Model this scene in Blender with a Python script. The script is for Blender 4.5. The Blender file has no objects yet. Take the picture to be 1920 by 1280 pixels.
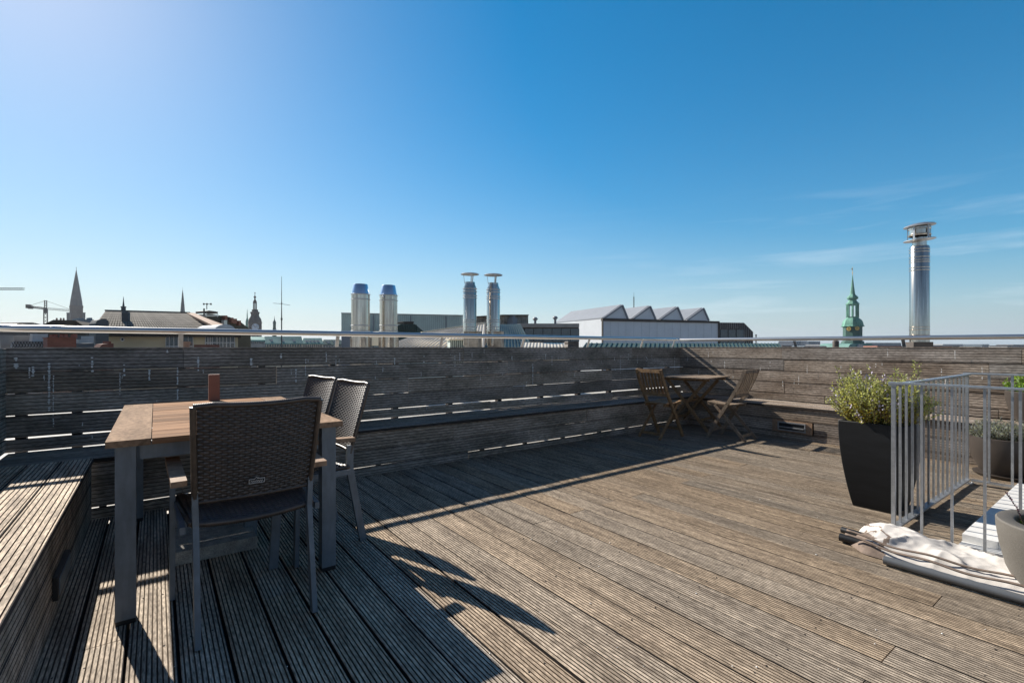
import bpy, bmesh, math, random
from mathutils import Vector, Matrix, noise
R = math.radians
S = bpy.context.scene
C = S.collection
random.seed(7)
# ------------------------------------------------------------------ camera
H = 1.2
YAW = R(53.6)                      # world X = along the long wall, Y = along the deck boards
F = 907.0                          # focal length in pixels of a 1920 wide frame
cam = bpy.data.objects.new('camera', bpy.data.cameras.new('camera'))
C.objects.link(cam); S.camera = cam
cam.location = (0, 0, H)
cam.rotation_euler = (R(90), 0, YAW - R(90))
cam.data.sensor_width = 36; cam.data.lens = F/1920*36
cam.data.shift_y = 10/1920
cam.data.clip_start = 0.05; cam.data.clip_end = 9000
# ------------------------------------------------------------------ light
SUN_EL = R(33.4); SUN_AZ = R(10.8)           # azimuth measured from +Y towards -X
sd = Vector((-math.sin(SUN_AZ)*math.cos(SUN_EL), math.cos(SUN_AZ)*math.cos(SUN_EL), math.sin(SUN_EL)))
sun = bpy.data.objects.new('sun', bpy.data.lights.new('sun', 'SUN'))
C.objects.link(sun)
sun.data.energy = 5.0; sun.data.angle = R(0.5); sun.data.color = (1.0, 0.93, 0.83)
sun.rotation_euler = (-sd).to_track_quat('-Z', 'Y').to_euler()
W = bpy.data.worlds.new('World'); S.world = W; W.use_nodes = True
wn = W.node_tree.nodes; wl = W.node_tree.links
bg = wn['Background']
sky = wn.new('ShaderNodeTexSky'); sky.sky_type = 'NISHITA'; sky.sun_disc = False
sky.sun_elevation = SUN_EL; sky.sun_rotation = -SUN_AZ
sky.altitude = 100; sky.air_density = 1.0; sky.dust_density = 0.3; sky.ozone_density = 3.0
bg.inputs[1].default_value = 0.1
SKYK, SKYSAT, SKYVAL = .075, 1.72, 1.08
HZ_FAR, HZ_SUN, HZ_FALL, HZ_AMT = (2.6, 3.6, 4.6), (5.0, 5.8, 6.3), 7.5, .9

# faint cirrus, a texture of the sky itself (direction based)
tc = wn.new('ShaderNodeTexCoord'); mp = wn.new('ShaderNodeMapping'); nz = wn.new('ShaderNodeTexNoise')
mp.inputs['Rotation'].default_value = (0.0, 0.0, R(20)); mp.inputs['Scale'].default_value = (1.6, 2.2, 26)
nz.inputs['Scale'].default_value = 1.6; nz.inputs['Detail'].default_value = 6; nz.inputs['Roughness'].default_value = .6
nz.inputs['Distortion'].default_value = .4
rp = wn.new('ShaderNodeValToRGB'); rp.color_ramp.elements[0].position = .52; rp.color_ramp.elements[1].position = .8
sep = wn.new('ShaderNodeSeparateXYZ')
mr = wn.new('ShaderNodeMapRange'); mr.inputs[1].default_value = .02; mr.inputs[2].default_value = .3
mr.inputs[3].default_value = .55; mr.inputs[4].default_value = 0
xr = wn.new('ShaderNodeMapRange'); xr.inputs[1].default_value = .55; xr.inputs[2].default_value = 1.0
mul = wn.new('ShaderNodeMath'); mul.operation = 'MULTIPLY'; mul2 = wn.new('ShaderNodeMath'); mul2.operation = 'MULTIPLY'
mix = wn.new('ShaderNodeMixRGB'); mix.inputs[2].default_value = (6.5, 7.2, 7.6, 1)
wl.new(tc.outputs['Generated'], mp.inputs[0]); wl.new(mp.outputs[0], nz.inputs[0]); wl.new(nz.outputs[0], rp.inputs[0])
wl.new(tc.outputs['Generated'], sep.inputs[0]); wl.new(sep.outputs[2], mr.inputs[0]); wl.new(sep.outputs[0], xr.inputs[0])
wl.new(rp.outputs[0], mul.inputs[0]); wl.new(mr.outputs[0], mul.inputs[1]); wl.new(mul.outputs[0], mul2.inputs[0]); wl.new(xr.outputs[0], mul2.inputs[1])
def wmath(op, a, b_=None):
    m = wn.new('ShaderNodeMath'); m.operation = op; m.use_clamp = False
    for i, q in enumerate((a, b_)):
        if q is None: continue
        if isinstance(q, (int, float)): m.inputs[i].default_value = q
        else: wl.new(q, m.inputs[i])
    return m.outputs[0]
bwn = wn.new('ShaderNodeRGBToBW'); wl.new(sky.outputs[0], bwn.inputs[0])
soft = wmath('DIVIDE', 1.0, wmath('ADD', 1.0, wmath('MULTIPLY', bwn.outputs[0], SKYK)))       # softens the glare round the sun
sc = wn.new('ShaderNodeVectorMath'); sc.operation = 'SCALE'; wl.new(sky.outputs[0], sc.inputs[0]); wl.new(soft, sc.inputs['Scale'])
hsv = wn.new('ShaderNodeHueSaturation'); hsv.inputs['Hue'].default_value = .488; hsv.inputs['Saturation'].default_value = SKYSAT; hsv.inputs['Value'].default_value = SKYVAL
wl.new(sc.outputs[0], hsv.inputs['Color'])
# blue boosted within the view; unseen sky overhead and behind dimmed to set shade
hs2 = wn.new('ShaderNodeHueSaturation'); hs2.inputs['Saturation'].default_value = 1.12; hs2.inputs['Value'].default_value = .60
wl.new(sc.outputs[0], hs2.inputs['Color'])
dv = wn.new('ShaderNodeVectorMath'); dv.operation = 'DOT_PRODUCT'; dv.inputs[1].default_value = (math.cos(YAW), math.sin(YAW), 0)
wl.new(tc.outputs['Generated'], dv.inputs[0])
m1 = wn.new('ShaderNodeMapRange'); m1.inputs[1].default_value = -.1; m1.inputs[2].default_value = .35; wl.new(dv.outputs['Value'], m1.inputs[0])
m2 = wn.new('ShaderNodeMapRange'); m2.inputs[1].default_value = .82; m2.inputs[2].default_value = .60; wl.new(sep.outputs[2], m2.inputs[0])
zone = wmath('MULTIPLY', m1.outputs[0], m2.outputs[0])
zmix = wn.new('ShaderNodeMixRGB'); wl.new(zone, zmix.inputs[0]); wl.new(hs2.outputs[0], zmix.inputs[1]); wl.new(hsv.outputs[0], zmix.inputs[2])
# milky blue air low over the city, paler on the sun's side
dt = wn.new('ShaderNodeVectorMath'); dt.operation = 'DOT_PRODUCT'; dt.inputs[1].default_value = sd
wl.new(tc.outputs['Generated'], dt.inputs[0])
gl = wn.new('ShaderNodeMapRange'); gl.inputs[1].default_value = -.2; gl.inputs[2].default_value = .86
wl.new(dt.outputs['Value'], gl.inputs[0])
hz = wn.new('ShaderNodeMixRGB'); hz.inputs[1].default_value = (*HZ_FAR, 1); hz.inputs[2].default_value = (*HZ_SUN, 1); wl.new(gl.outputs[0], hz.inputs[0])
sa = wn.new('ShaderNodeMapRange'); sa.inputs[1].default_value = .0; sa.inputs[2].default_value = .95; sa.inputs[3].default_value = 1.78; sa.inputs[4].default_value = 1.42
wl.new(dt.outputs['Value'], sa.inputs[0]); wl.new(sa.outputs[0], hsv.inputs['Saturation'])
hm = wmath('POWER', 2.718, wmath('MULTIPLY', wmath('MAXIMUM', sep.outputs[2], 0.0), -HZ_FALL))
hm2 = wmath('MULTIPLY', hm, HZ_AMT)
hmix = wn.new('ShaderNodeMixRGB'); wl.new(hm2, hmix.inputs[0]); wl.new(zmix.outputs[0], hmix.inputs[1]); wl.new(hz.outputs[0], hmix.inputs[2])
wl.new(mul2.outputs[0], mix.inputs[0]); wl.new(hmix.outputs[0], mix.inputs[1]); wl.new(mix.outputs[0], bg.inputs[0])
S.view_settings.view_transform = 'Standard'; S.view_settings.look = 'None'
S.view_settings.exposure = 0.56; S.view_settings.gamma = 1
S.render.engine = 'CYCLES'
S.cycles.max_bounces = 6
S.render.use_persistent_data = False

# ------------------------------------------------------------------ picture geometry
VX = (math.cos(YAW), math.sin(YAW)); RX = (math.sin(YAW), -math.cos(YAW))
def ray(px, py):
    u = (px-960)/F; w = (650-py)/F
    return Vector((VX[0]+u*RX[0], VX[1]+u*RX[1], w))
def at(px, py, d):
    return Vector((0, 0, H)) + ray(px, py)*d

# ------------------------------------------------------------------ materials
def mat(name, col, rough=.6, metal=0.0, var=.25, scale=(6, 6, 6), col2=None, fine=None, bump=0.0, bscale=80, spec=.5, coat=0):
    m = bpy.data.materials.new(name); m.use_nodes = True
    n = m.node_tree.nodes; l = m.node_tree.links
    b = n['Principled BSDF']
    b.inputs['Roughness'].default_value = rough; b.inputs['Metallic'].default_value = metal
    b.inputs['Specular IOR Level'].default_value = spec; b.inputs['Coat Weight'].default_value = coat
    t = n.new('ShaderNodeTexCoord'); mp = n.new('ShaderNodeMapping'); mp.inputs['Scale'].default_value = scale
    l.new(t.outputs['Object'], mp.inputs[0])
    a = n.new('ShaderNodeTexNoise'); a.inputs['Scale'].default_value = 1; a.inputs['Detail'].default_value = 6; a.inputs['Roughness'].default_value = .65
    l.new(mp.outputs[0], a.inputs[0])
    c2 = col2 or tuple(x*(1-var) for x in col); c1 = tuple(min(1, x*(1+var*.6)) for x in col)
    ramp = n.new('ShaderNodeValToRGB'); ramp.color_ramp.elements[0].position = .33; ramp.color_ramp.elements[1].position = .68
    ramp.color_ramp.elements[0].color = (*c2, 1); ramp.color_ramp.elements[1].color = (*c1, 1)
    l.new(a.outputs[0], ramp.inputs[0])
    out = ramp.outputs[0]
    if fine:
        mp2 = n.new('ShaderNodeMapping'); mp2.inputs['Scale'].default_value = fine[0]; l.new(t.outputs['Object'], mp2.inputs[0])
        f = n.new('ShaderNodeTexNoise'); f.inputs['Scale'].default_value = 1; f.inputs['Detail'].default_value = 5; l.new(mp2.outputs[0], f.inputs[0])
        mrr = n.new('ShaderNodeMapRange'); mrr.inputs[1].default_value = .3; mrr.inputs[2].default_value = .7
        mrr.inputs[3].default_value = 1-fine[1]; mrr.inputs[4].default_value = 1+fine[1]; l.new(f.outputs[0], mrr.inputs[0])
        vm = n.new('ShaderNodeVectorMath'); vm.operation = 'SCALE'; l.new(out, vm.inputs[0]); l.new(mrr.outputs[0], vm.inputs['Scale']); out = vm.outputs[0]
    at_ = n.new('ShaderNodeAttribute'); at_.attribute_name = 'tone'
    vm2 = n.new('ShaderNodeVectorMath'); vm2.operation = 'MULTIPLY'; l.new(out, vm2.inputs[0]); l.new(at_.outputs['Color'], vm2.inputs[1])
    l.new(vm2.outputs[0], b.inputs['Base Color'])
    if bump:
        bn = n.new('ShaderNodeTexNoise'); bn.inputs['Scale'].default_value = bscale; bn.inputs['Detail'].default_value = 4
        l.new(t.outputs['Object'], bn.inputs[0])
        bb = n.new('ShaderNodeBump'); bb.inputs['Strength'].default_value = bump; bb.inputs['Distance'].default_value = .01
        l.new(bn.outputs[0], bb.inputs['Height']); l.new(bb.outputs[0], b.inputs['Normal'])
    return m
M = {}
M['deck'] = mat('weathered deck board', (.64, .515, .385), .8, 0, .3, (20, 2.0, 20), (.28, .22, .165), ((150, 26, 150), .5), .2, 160, .2)
M['deckgroove'] = mat('deck groove', (.15, .11, .078), .9, 0, .35, (9, 2, 9), None, ((90, 12, 90), .35), 0, 1, .1)
M['deckx'] = mat('weathered wall board', (.47, .40, .34), .8, 0, .3, (1.6, 9, 4), (.19, .17, .135), ((26, 150, 150), .45), .15, 160, .2)
M['wallgroove'] = mat('wall board groove', (.15, .118, .092), .9, 0, .35, (2, 9, 9), None, ((12, 90, 90), .35), 0, 1, .1)
M['decky'] = mat('weathered wall board far', (.42, .355, .295), .8, 0, .3, (9, 1.8, 6), (.22, .17, .13), ((150, 26, 150), .45), .15, 160, .25)
M['wallgroovey'] = mat('far wall groove', (.12, .09, .068), .9, 0, .35, (9, 2, 9), None, ((90, 12, 90), .35), 0, 1, .1)
M['stud'] = mat('dark timber stud', (.05, .04, .035), .85)
M['dropping'] = mat('bird dropping', (.85, .85, .82), .8, 0, .2, (40, 40, 40))
M['steel'] = mat('brushed steel rail', (.72, .70, .67), .3, 1.0, .05, (3, 3, 3))
M['chrome'] = mat('polished flue steel', (.86, .77, .66), .2, 1.0, .1, (7, 7, .35), (.33, .29, .25), ((30, 30, .8), .22), .04, 5)  # dark and tan streaks in the colour stand in for city reflections
M['chromeblue'] = mat('polished cowl', (.62, .68, .78), .28, 1.0, .1, (3, 3, 3))
M['galv'] = mat('galvanised steel', (.46, .48, .5), .42, .75, .16, (14, 14, 14), None, ((60, 60, 60), .1))
M['alu'] = mat('grey powder coated frame', (.18, .215, .25), .5, .35, .15, (9, 9, 9), None, ((50, 50, 12), .12))
M['teak'] = mat('teak table slat', (.36, .205, .115), .85, 0, .3, (2, 14, 14), (.22, .12, .065), ((5, 130, 130), .3), .1, 90, .08)
M['teaky'] = mat('teak end board', (.34, .225, .145), .85, 0, .3, (12, 4, 12), (.23, .15, .095), ((60, 25, 60), .25), .1, 90, .08)
M['arm'] = mat('weathered armrest wood', (.34, .22, .14), .7, 0, .3, (16, 16, 16), (.25, .16, .10), ((50, 50, 50), .2), .08, 90, .4)
M['rattan'] = mat('brown rattan', (.066, .045, .032), .42, 0, .45, (14, 14, 14), None, ((60, 60, 60), .3), 0, 1, .9)
M['rattanin'] = mat('rattan stake', (.05, .037, .03), .5, 0, .2)
M['bistro'] = mat('oiled bistro wood', (.28, .17, .08), .6, 0, .35, (18, 18, 5), (.19, .115, .058), ((40, 40, 40), .25), .08, 90, .35)
M['bistrogrey'] = mat('greyed bistro wood', (.27, .20, .135), .7, 0, .3, (18, 18, 5), (.2, .15, .11), ((40, 40, 40), .25), .08, 90, .3)
M['slab'] = mat('concrete slab', (.42, .40, .36), .9, 0, .35, (20, 20, 20), None, ((150, 150, 150), .4), .6, 120, .2)
M['rustbox'] = mat('reddish brown box', (.27, .12, .08), .6, 0, .12)
M['planter'] = mat('anthracite planter', (.012, .0135, .016), .6, 0, .15, (3, 3, 14), (.006, .007, .008), ((200, 200, 200), .12), .1, 200, .35)
M['planterrim'] = mat('planter rim', (.07, .08, .09), .6)
M['taupe'] = mat('taupe stone pot', (.065, .054, .047), .42, 0, .12, (4, 4, 4), None, ((150, 150, 150), .08), .08, 200, .35)
M['greypot'] = mat('grey stone pot', (.16, .148, .13), .75, 0, .15, (4, 4, 4), None, ((150, 150, 150), .1), .15, 200, .3)
M['soil'] = mat('soil', (.035, .025, .018), .95, 0, .4, (60, 60, 60), None, None, .5, 90)
M['leafy'] = mat('rosemary leaf', (.36, .38, .11), .6, 0, .4, (9, 9, 9), (.15, .19, .06))
M['leafbright'] = mat('bright herb leaf', (.13, .22, .03), .55, 0, .35, (12, 12, 12))
M['leafsilver'] = mat('silver lavender leaf', (.25, .27, .19), .75, 0, .35, (12, 12, 12), (.13, .15, .10))
M['lilac'] = mat('pale lilac flower', (.52, .46, .60), .7, 0, .15)
M['purple'] = mat('purple sprig', (.17, .09, .13), .7, 0, .3, (40, 40, 40))
M['stem'] = mat('woody stem', (.16, .10, .06), .8)
M['white'] = mat('white coping', (.78, .77, .74), .6, 0, .1, (5, 5, 5), None, ((60, 60, 60), .05))
M['opal'] = mat('opal skylight', (.70, .70, .72), .25, 0, .06, (5, 5, 5))
M['cloth'] = mat('off white canvas', (.63, .595, .555), .9, 0, .07, (5, 5, 5), None, ((220, 220, 220), .05), .15, 260, .1)
M['hem'] = mat('brown canvas hem', (.22, .165, .13), .85, 0, .3, (30, 30, 30))
M['pole'] = mat('grey parasol pole', (.16, .17, .18), .4, .3, .08)
M['black'] = mat('black plastic', (.015, .016, .018), .45)
M['ledge'] = mat('pale roof ledge', (.60, .57, .52), .8, 0, .2, (2, 2, 2), None, ((30, 30, 30), .15))

for k_, c_ in (('leafy', (.62, .62, .14)), ('leafbright', (.35, .55, .05)), ('leafsilver', (.32, .34, .2))):
    nt = M[k_].node_tree; tr = nt.nodes.new('ShaderNodeBsdfTranslucent'); mx = nt.nodes.new('ShaderNodeMixShader'); mx.inputs[0].default_value = .42
    at2 = nt.nodes.new('ShaderNodeAttribute'); at2.attribute_name = 'tone'; vv = nt.nodes.new('ShaderNodeVectorMath'); vv.operation = 'MULTIPLY'; vv.inputs[1].default_value = c_
    nt.links.new(at2.outputs['Color'], vv.inputs[0]); nt.links.new(vv.outputs[0], tr.inputs[0])
    nt.links.new(nt.nodes['Principled BSDF'].outputs[0], mx.inputs[1]); nt.links.new(tr.outputs[0], mx.inputs[2]); nt.links.new(mx.outputs[0], nt.nodes['Material Output'].inputs[0])
# ------------------------------------------------------------------ mesh helper
class MB:
    def __init__(s): s.v = []; s.f = []; s.m = []; s.t = []
    def add(s, vs, fs, mi=0, tone=1.0):
        o = len(s.v); s.v += [tuple(v) for v in vs]
        for f in fs: s.f.append([i+o for i in f]); s.m.append(mi); s.t.append(tone)
    def box(s, c, sz, rot=None, mi=0, tone=1.0):
        hx, hy, hz = sz[0]/2, sz[1]/2, sz[2]/2
        vs = [Vector((x, y, z)) for x in (-hx, hx) for y in (-hy, hy) for z in (-hz, hz)]
        if rot is not None: vs = [rot @ v for v in vs]
        c = Vector(c); vs = [v+c for v in vs]
        s.add(vs, [(0, 1, 3, 2), (4, 6, 7, 5), (0, 4, 5, 1), (2, 3, 7, 6), (0, 2, 6, 4), (1, 5, 7, 3)], mi, tone)
    def bx(s, x0, x1, y0, y1, z0, z1, mi=0, tone=1.0):
        s.box(((x0+x1)/2, (y0+y1)/2, (z0+z1)/2), (abs(x1-x0), abs(y1-y0), abs(z1-z0)), None, mi, tone)
    def bar(s, a, b, w, h, up=(0, 0, 1), mi=0, tone=1.0):
        a = Vector(a); b = Vector(b); d = b-a; L = d.length; x = d/L; up = Vector(up)
        y = up.cross(x); y.normalize(); z = x.cross(y)
        s.box((a+b)/2, (L, w, h), Matrix((x, y, z)).transposed(), mi, tone)
    def tube(s, path, r, n=8, mi=0, tone=1.0, cap=True):
        path = [Vector(p) for p in path]; k = len(path); rs = r if isinstance(r, (list, tuple)) else [r]*k
        vs = []; prev = None
        for i, p in enumerate(path):
            d = (path[min(i+1, k-1)]-path[max(i-1, 0)]).normalized()
            if prev is None: a = d.orthogonal().normalized()
            else: a = (prev - d*prev.dot(d)).normalized()
            prev = a; b = d.cross(a)
            for j in range(n):
                t = 2*math.pi*j/n; vs.append(p+(a*math.cos(t)+b*math.sin(t))*rs[i])
        fs = [(i*n+j, i*n+(j+1) % n, (i+1)*n+(j+1) % n, (i+1)*n+j) for i in range(k-1) for j in range(n)]
        if cap: fs += [tuple(range(n))[::-1], tuple(range((k-1)*n, k*n))]
        s.add(vs, fs, mi, tone)
    def lathe(s, prof, c=(0, 0, 0), n=24, mi=0, tone=1.0, phase=0, sq=None):
        vs = []
        for r, z in prof:
            for j in range(n):
                t = 2*math.pi*j/n+phase
                vs.append((c[0]+r*math.cos(t), c[1]+r*math.sin(t), c[2]+z))
        k = len(prof)
        fs = [(i*n+j, i*n+(j+1) % n, (i+1)*n+(j+1) % n, (i+1)*n+j) for i in range(k-1) for j in range(n)]
        fs += [tuple(range(n))[::-1], tuple(range((k-1)*n, k*n))]
        s.add(vs, fs, mi, tone)
    def extr(s, pts, d, mi=0, tone=1.0):       # polygon pushed along vector d
        n = len(pts); d = Vector(d); pts = [Vector(p) for p in pts]
        s.add(pts+[p+d for p in pts], [tuple(range(n))[::-1], tuple(range(n, 2*n))]+[(i, (i+1) % n, n+(i+1) % n, n+i) for i in range(n)], mi, tone)
    def build(s, name, m, parent=None, smooth=False, fix=True):
        me = bpy.data.meshes.new(name); me.from_pydata(s.v, [], s.f)
        for x in (m if isinstance(m, (list, tuple)) else [m]): me.materials.append(x)
        me.polygons.foreach_set('material_index', s.m)
        if fix:
            bm = bmesh.new(); bm.from_mesh(me); bmesh.ops.recalc_face_normals(bm, faces=bm.faces); bm.to_mesh(me); bm.free()
        if smooth:
            me.polygons.foreach_set('use_smooth', [True]*len(me.polygons))
            if smooth is not True: me.set_sharp_from_angle(angle=R(smooth))
        ca = me.color_attributes.new('tone', 'FLOAT_COLOR', 'CORNER')
        buf = []
        for p, t in zip(me.polygons, s.t):
            tt = t if isinstance(t, tuple) else (t, t, t)
            buf += list(tt+(1.0,))*p.loop_total
        ca.data.foreach_set('color', buf)
        o = bpy.data.objects.new(name, me); C.objects.link(o)
        if parent: o.parent = parent
        return o
def tag(o, label=None, cat=None, group=None, kind=None):
    if label: o['label'] = label
    if cat: o['category'] = cat
    if group: o['group'] = group
    if kind: o['kind'] = kind
    return o
def thing(name, label, cat, loc=(0, 0, 0), rz=0, group=None):
    o = bpy.data.objects.new(name, None); C.objects.link(o); o.location = loc; o.rotation_euler = (0, 0, rz)
    o.empty_display_size = .1
    return tag(o, label, cat, group)
def copy_tree(o, parent=None):
    c = o.copy(); C.objects.link(c); c.parent = parent
    for ch in list(o.children): copy_tree(ch, c)
    return c

# ------------------------------------------------------------------ grooved boards
def profile(w, t, n):
    """cross-section of a grooved board: u across 0..w, v height 0..t; returns points and groove flags"""
    p = [(0, 0), (0, t-.003), (.003, t)]
    flag = [2, 0]  # sides get the dark stud colour, painting shade into the board gaps
    e = .011; pitch = (w-2*e+.0055)/(n-1+.001); g = .0055; dp = .0055; pitch = (w-2*e)/(n-2) if n > 3 else w/n
    for i in range(n-1):
        c = e+pitch*i if n > 3 else pitch*(i+1)
        p += [(c-g/2, t), (c-g/2+.0008, t-dp), (c+g/2-.0008, t-dp), (c+g/2, t)]
        flag += [0, 1, 1, 1]
    p += [(w-.003, t), (w, t-.003), (w, 0)]
    flag += [0, 2, 2, 0]
    return p, flag
def board(mb, axis, u0, w, v0, t, a, b, n=8, tone=1.0, side=1, bow=0.0):
    """axis 'y': deck (u=x, v=z, along y); 'x': wall facing -Y (u=z, v=-y, along x); 'wy': wall facing -X; 'cx' wall facing +X"""
    p, fl = profile(w, t, n)
    seg = max(1, int(abs(b-a)/.8)); ph = random.random()*6
    vs = []
    for k in range(seg+1):
        s_ = a+(b-a)*k/seg; du = bow*math.sin(ph+s_*1.7); dv = bow*.4*math.sin(ph*2+s_*2.3)
        for (u, v) in p:
            uu = u0+u+du; vv = v0+v+dv
            if axis == 'y': vs.append((uu, s_, vv))
            elif axis == 'x': vs.append((s_, -vv, uu))
            elif axis == 'wy': vs.append((-vv, s_, uu))
            elif axis == 'wc': vs.append((vv, s_, uu))
            elif axis == 'sx': vs.append((s_, uu, vv))
    n_ = len(p)
    base = len(mb.v); mb.v += vs
    for k in range(seg):
        for j in range(n_):
            j2 = (j+1) % n_
            f = [base+k*n_+j, base+k*n_+j2, base+(k+1)*n_+j2, base+(k+1)*n_+j]
            mb.f.append(f); mb.m.append(fl[j] if j < n_-1 else 0); mb.t.append(tone)
    mb.f.append([base+j for j in range(n_)][::-1]); mb.m.append(0); mb.t.append(tone)
    mb.f.append([base+seg*n_+j for j in range(n_)]); mb.m.append(0); mb.t.append(tone)
def wtone(lo=.8, hi=1.18):
    k = random.uniform(lo, hi); w = random.uniform(-.05, .05)
    return (k*(1+w), k, k*(1-w*1.3))

XW = 7.29; YW = 5.0; XC = -.87; BF = 4.45; BX = 6.70; BC = -.345
# deck
mb = MB(); x = BC-.02-.166*0; i = 0
x = BC-.08
while x < BX+.1:
    js = [-2.6, .65+random.uniform(-.004, .004), 4.47] if i % 2 == 0 else [-2.6, 2.55+random.uniform(-.004, .004), 4.47]
    if i % 5 == 3: js = [-2.6, 1.6 if x > 4.5 else -.9, 4.47]
    tone_shift = max(0, min(1, (x-.3)/3.2))  # tone darkens rightwards: brown staining, plus fading sun sheen put into the colour
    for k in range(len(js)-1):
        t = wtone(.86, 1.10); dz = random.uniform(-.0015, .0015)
        t = (t[0]*(1-.43*tone_shift), t[1]*(1-.44*tone_shift), t[2]*(1-.46*tone_shift))
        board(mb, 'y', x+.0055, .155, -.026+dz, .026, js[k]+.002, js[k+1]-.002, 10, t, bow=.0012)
    x += .166; i += 1
x = BC-.08
while x < BX:
    for k in range(13):
        y = -1.6+.5*k
        if y > 4.4: continue
        for dx in (.045, .121):
            if random.random() < .85: mb.lathe([(.0036, -.004), (.0036, .0008), (.002, .0009)], (x+dx+random.uniform(-.004, .004), y+random.uniform(-.008, .008), 0), 6, 2)
    x += .166
deck = mb.build('deck', [M['deck'], M['deckgroove'], M['stud']], fix=False)
tag(deck, kind='structure')
mb = MB(); mb.bx(-20, 22, -6, 17, -.5, -.052)
led = mb.build('roof', M['ledge']); tag(led, kind='structure')
mb = MB(); mb.bx(BC-.1, BX+.08, -2.8, 4.40, -.048, -.034)
tag(mb.build('deck_underlay', M['stud']), kind='structure')
# small pale specks lying on the boards
mb = MB()
for i in range(85):
    px = random.uniform(240, 1900); py = random.uniform(830, 1275); d = H*F/(py-650); p = at(px, py, d)
    if p.x < BC+.1 or p.y > BF-.05: continue
    r = random.uniform(.0012, .0045)*random.uniform(.6, 1.2)
    a = random.random()*3
    mb.add([(p.x+r*math.cos(a+t)*random.uniform(.6, 1.3), p.y+r*math.sin(a+t)*random.uniform(.6, 1.6), .0022) for t in (0, 1.2, 2.5, 3.8, 5)]+[(p.x, p.y, .005)], [(0, 1, 5), (1, 2, 5), (2, 3, 5), (3, 4, 5), (4, 0, 5)])
tag(mb.build('debris', M['dropping']), 'tiny pale crumbs and specks scattered over the deck boards', 'debris', kind='stuff')

# walls -------------------------------------------------------------
ROWS = [(1.020, .168), (.857, .157), (.695, .156), (.532, .157), (.434, .092)]
def joints(a, b, lo, hi):
    out = [a]; c = a+random.uniform(.6, hi)
    while c < b-.5: out.append(c); c += random.uniform(lo, hi)
    return out+[b]
wa = thing('plank_wall', 'long dark weathered plank wall with light showing through its gaps', 'wall', (0, 0, 0))
mb = MB()
for r, (z, h) in enumerate(ROWS):
    jj = joints(XC-.02, XW+.03, 2.2, 3.6)
    for k in range(len(jj)-1):
        dz = random.uniform(-.0035, .0035) if not (r == 4 and jj[k] > 1) else random.uniform(-.016, -.0095)+(.012 if random.random() < .2 else 0)
        if r == 3 and jj[k] > 1: dz -= .002
        board(mb, 'x', z+dz, h, -YW-.0+random.uniform(-.002, .002)-.022, .022, jj[k]+.0015, jj[k+1]-.0015, 7 if h > .1 else 3, wtone(.72, 1.15), bow=.0025)
mb.build('planking', [M['deckx'], M['wallgroove'], M['stud']], wa, fix=False)
for x in [-.80, -.49, .18, .80, 1.45, 2.12, 2.80, 3.51, 4.2, 4.9, 5.55, 6.3, 7.0]:
    mb = MB(); mb.bx(x-.03, x+.03, YW+.023, YW+.083, -.05, 1.17); mb.build('stud', M['stud'], wa)
mb = MB(); mb.bx(XC, XW, YW-.004, YW+.06, 1.188, 1.196); mb.build('coping', M['deckx'], wa)
# bird droppings: beads down the ridges (px, py0, py1 in the photo's wall)
def wallz(px, py): d = ray(px, py); t = (YW-.024)/d.y; p = Vector((0, 0, H))+d*t; return p.x, p.z
mb = MB()
dr = [(30, 672, 692, 1.6), (62, 688, 706, 1.2), (92, 682, 770, 1.0), (55, 690, 712, .7), (173, 667, 706, 1.3), (233, 684, 705, .9), (280, 694, 717, 1.3), (314, 657, 664, 1.2), (372, 670, 694, 1.3), (333, 690, 750, .8), (471, 673, 684, 1.6), (527, 664, 672, 1.2), (555, 684, 719, 1.1), (573, 674, 704, .7), (612, 662, 677, 1.2), (740, 672, 690, 1.2), (795, 668, 680, 1.2), (845, 665, 675, .8), (853, 668, 688, .8), (862, 662, 675, .8), (885, 662, 672, .9), (960, 668, 676, .8), (999, 682, 722, .9), (1023, 665, 672, .8), (1035, 668, 684, .9), (1047, 670, 676, .7), (1095, 676, 686, .9), (1152, 668, 678, .9), (1163, 668, 700, .8), (1178, 664, 674, .7), (1195, 667, 680, .8), (1212, 667, 678, .8), (1222, 664, 672, .7), (1265, 668, 694, .9), (718, 690, 697, .9), (630, 668, 690, .5), (100, 705, 800, .5), (225, 700, 740, .5), (585, 720, 752, .5)]
def speckle(mb, ptf, x, z0, z1, wd, th=.0018):
    z = z0
    while z > z1:
        k = random.uniform(.4, 1); w = wd*.0072*k; h = random.uniform(.005, .009)
        xx = x+random.uniform(-.0015, .0015)
        if random.random() < .82:
            pts = [(xx+w*math.cos(t), z+h*math.sin(t)) for t in (0, 1.05, 2.1, 3.14, 4.2, 5.2)]
            mb.add([ptf(a, b, 0) for a, b in pts]+[ptf(xx, z, th)], [(i, (i+1) % 6, 6) for i in range(6)])
        z -= random.uniform(.012, .02)
for px, y0, y1, w in dr:
    x, z0 = wallz(px, y0); _, z1 = wallz(px, y1)
    speckle(mb, lambda a, b, t: (a, YW-.0245-t, b), x, z0, z1, w*1.3)
for k in range(45):
    x = random.uniform(-.8, 7); z = random.uniform(.5, 1.17); speckle(mb, lambda a, b, t: (a, YW-.0245-t, b), x, z, z-random.uniform(.01, .06), .6)
tag(mb.build('droppings', M['dropping'], wa, fix=False), 'white bird dropping streaks', kind='stuff')

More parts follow.
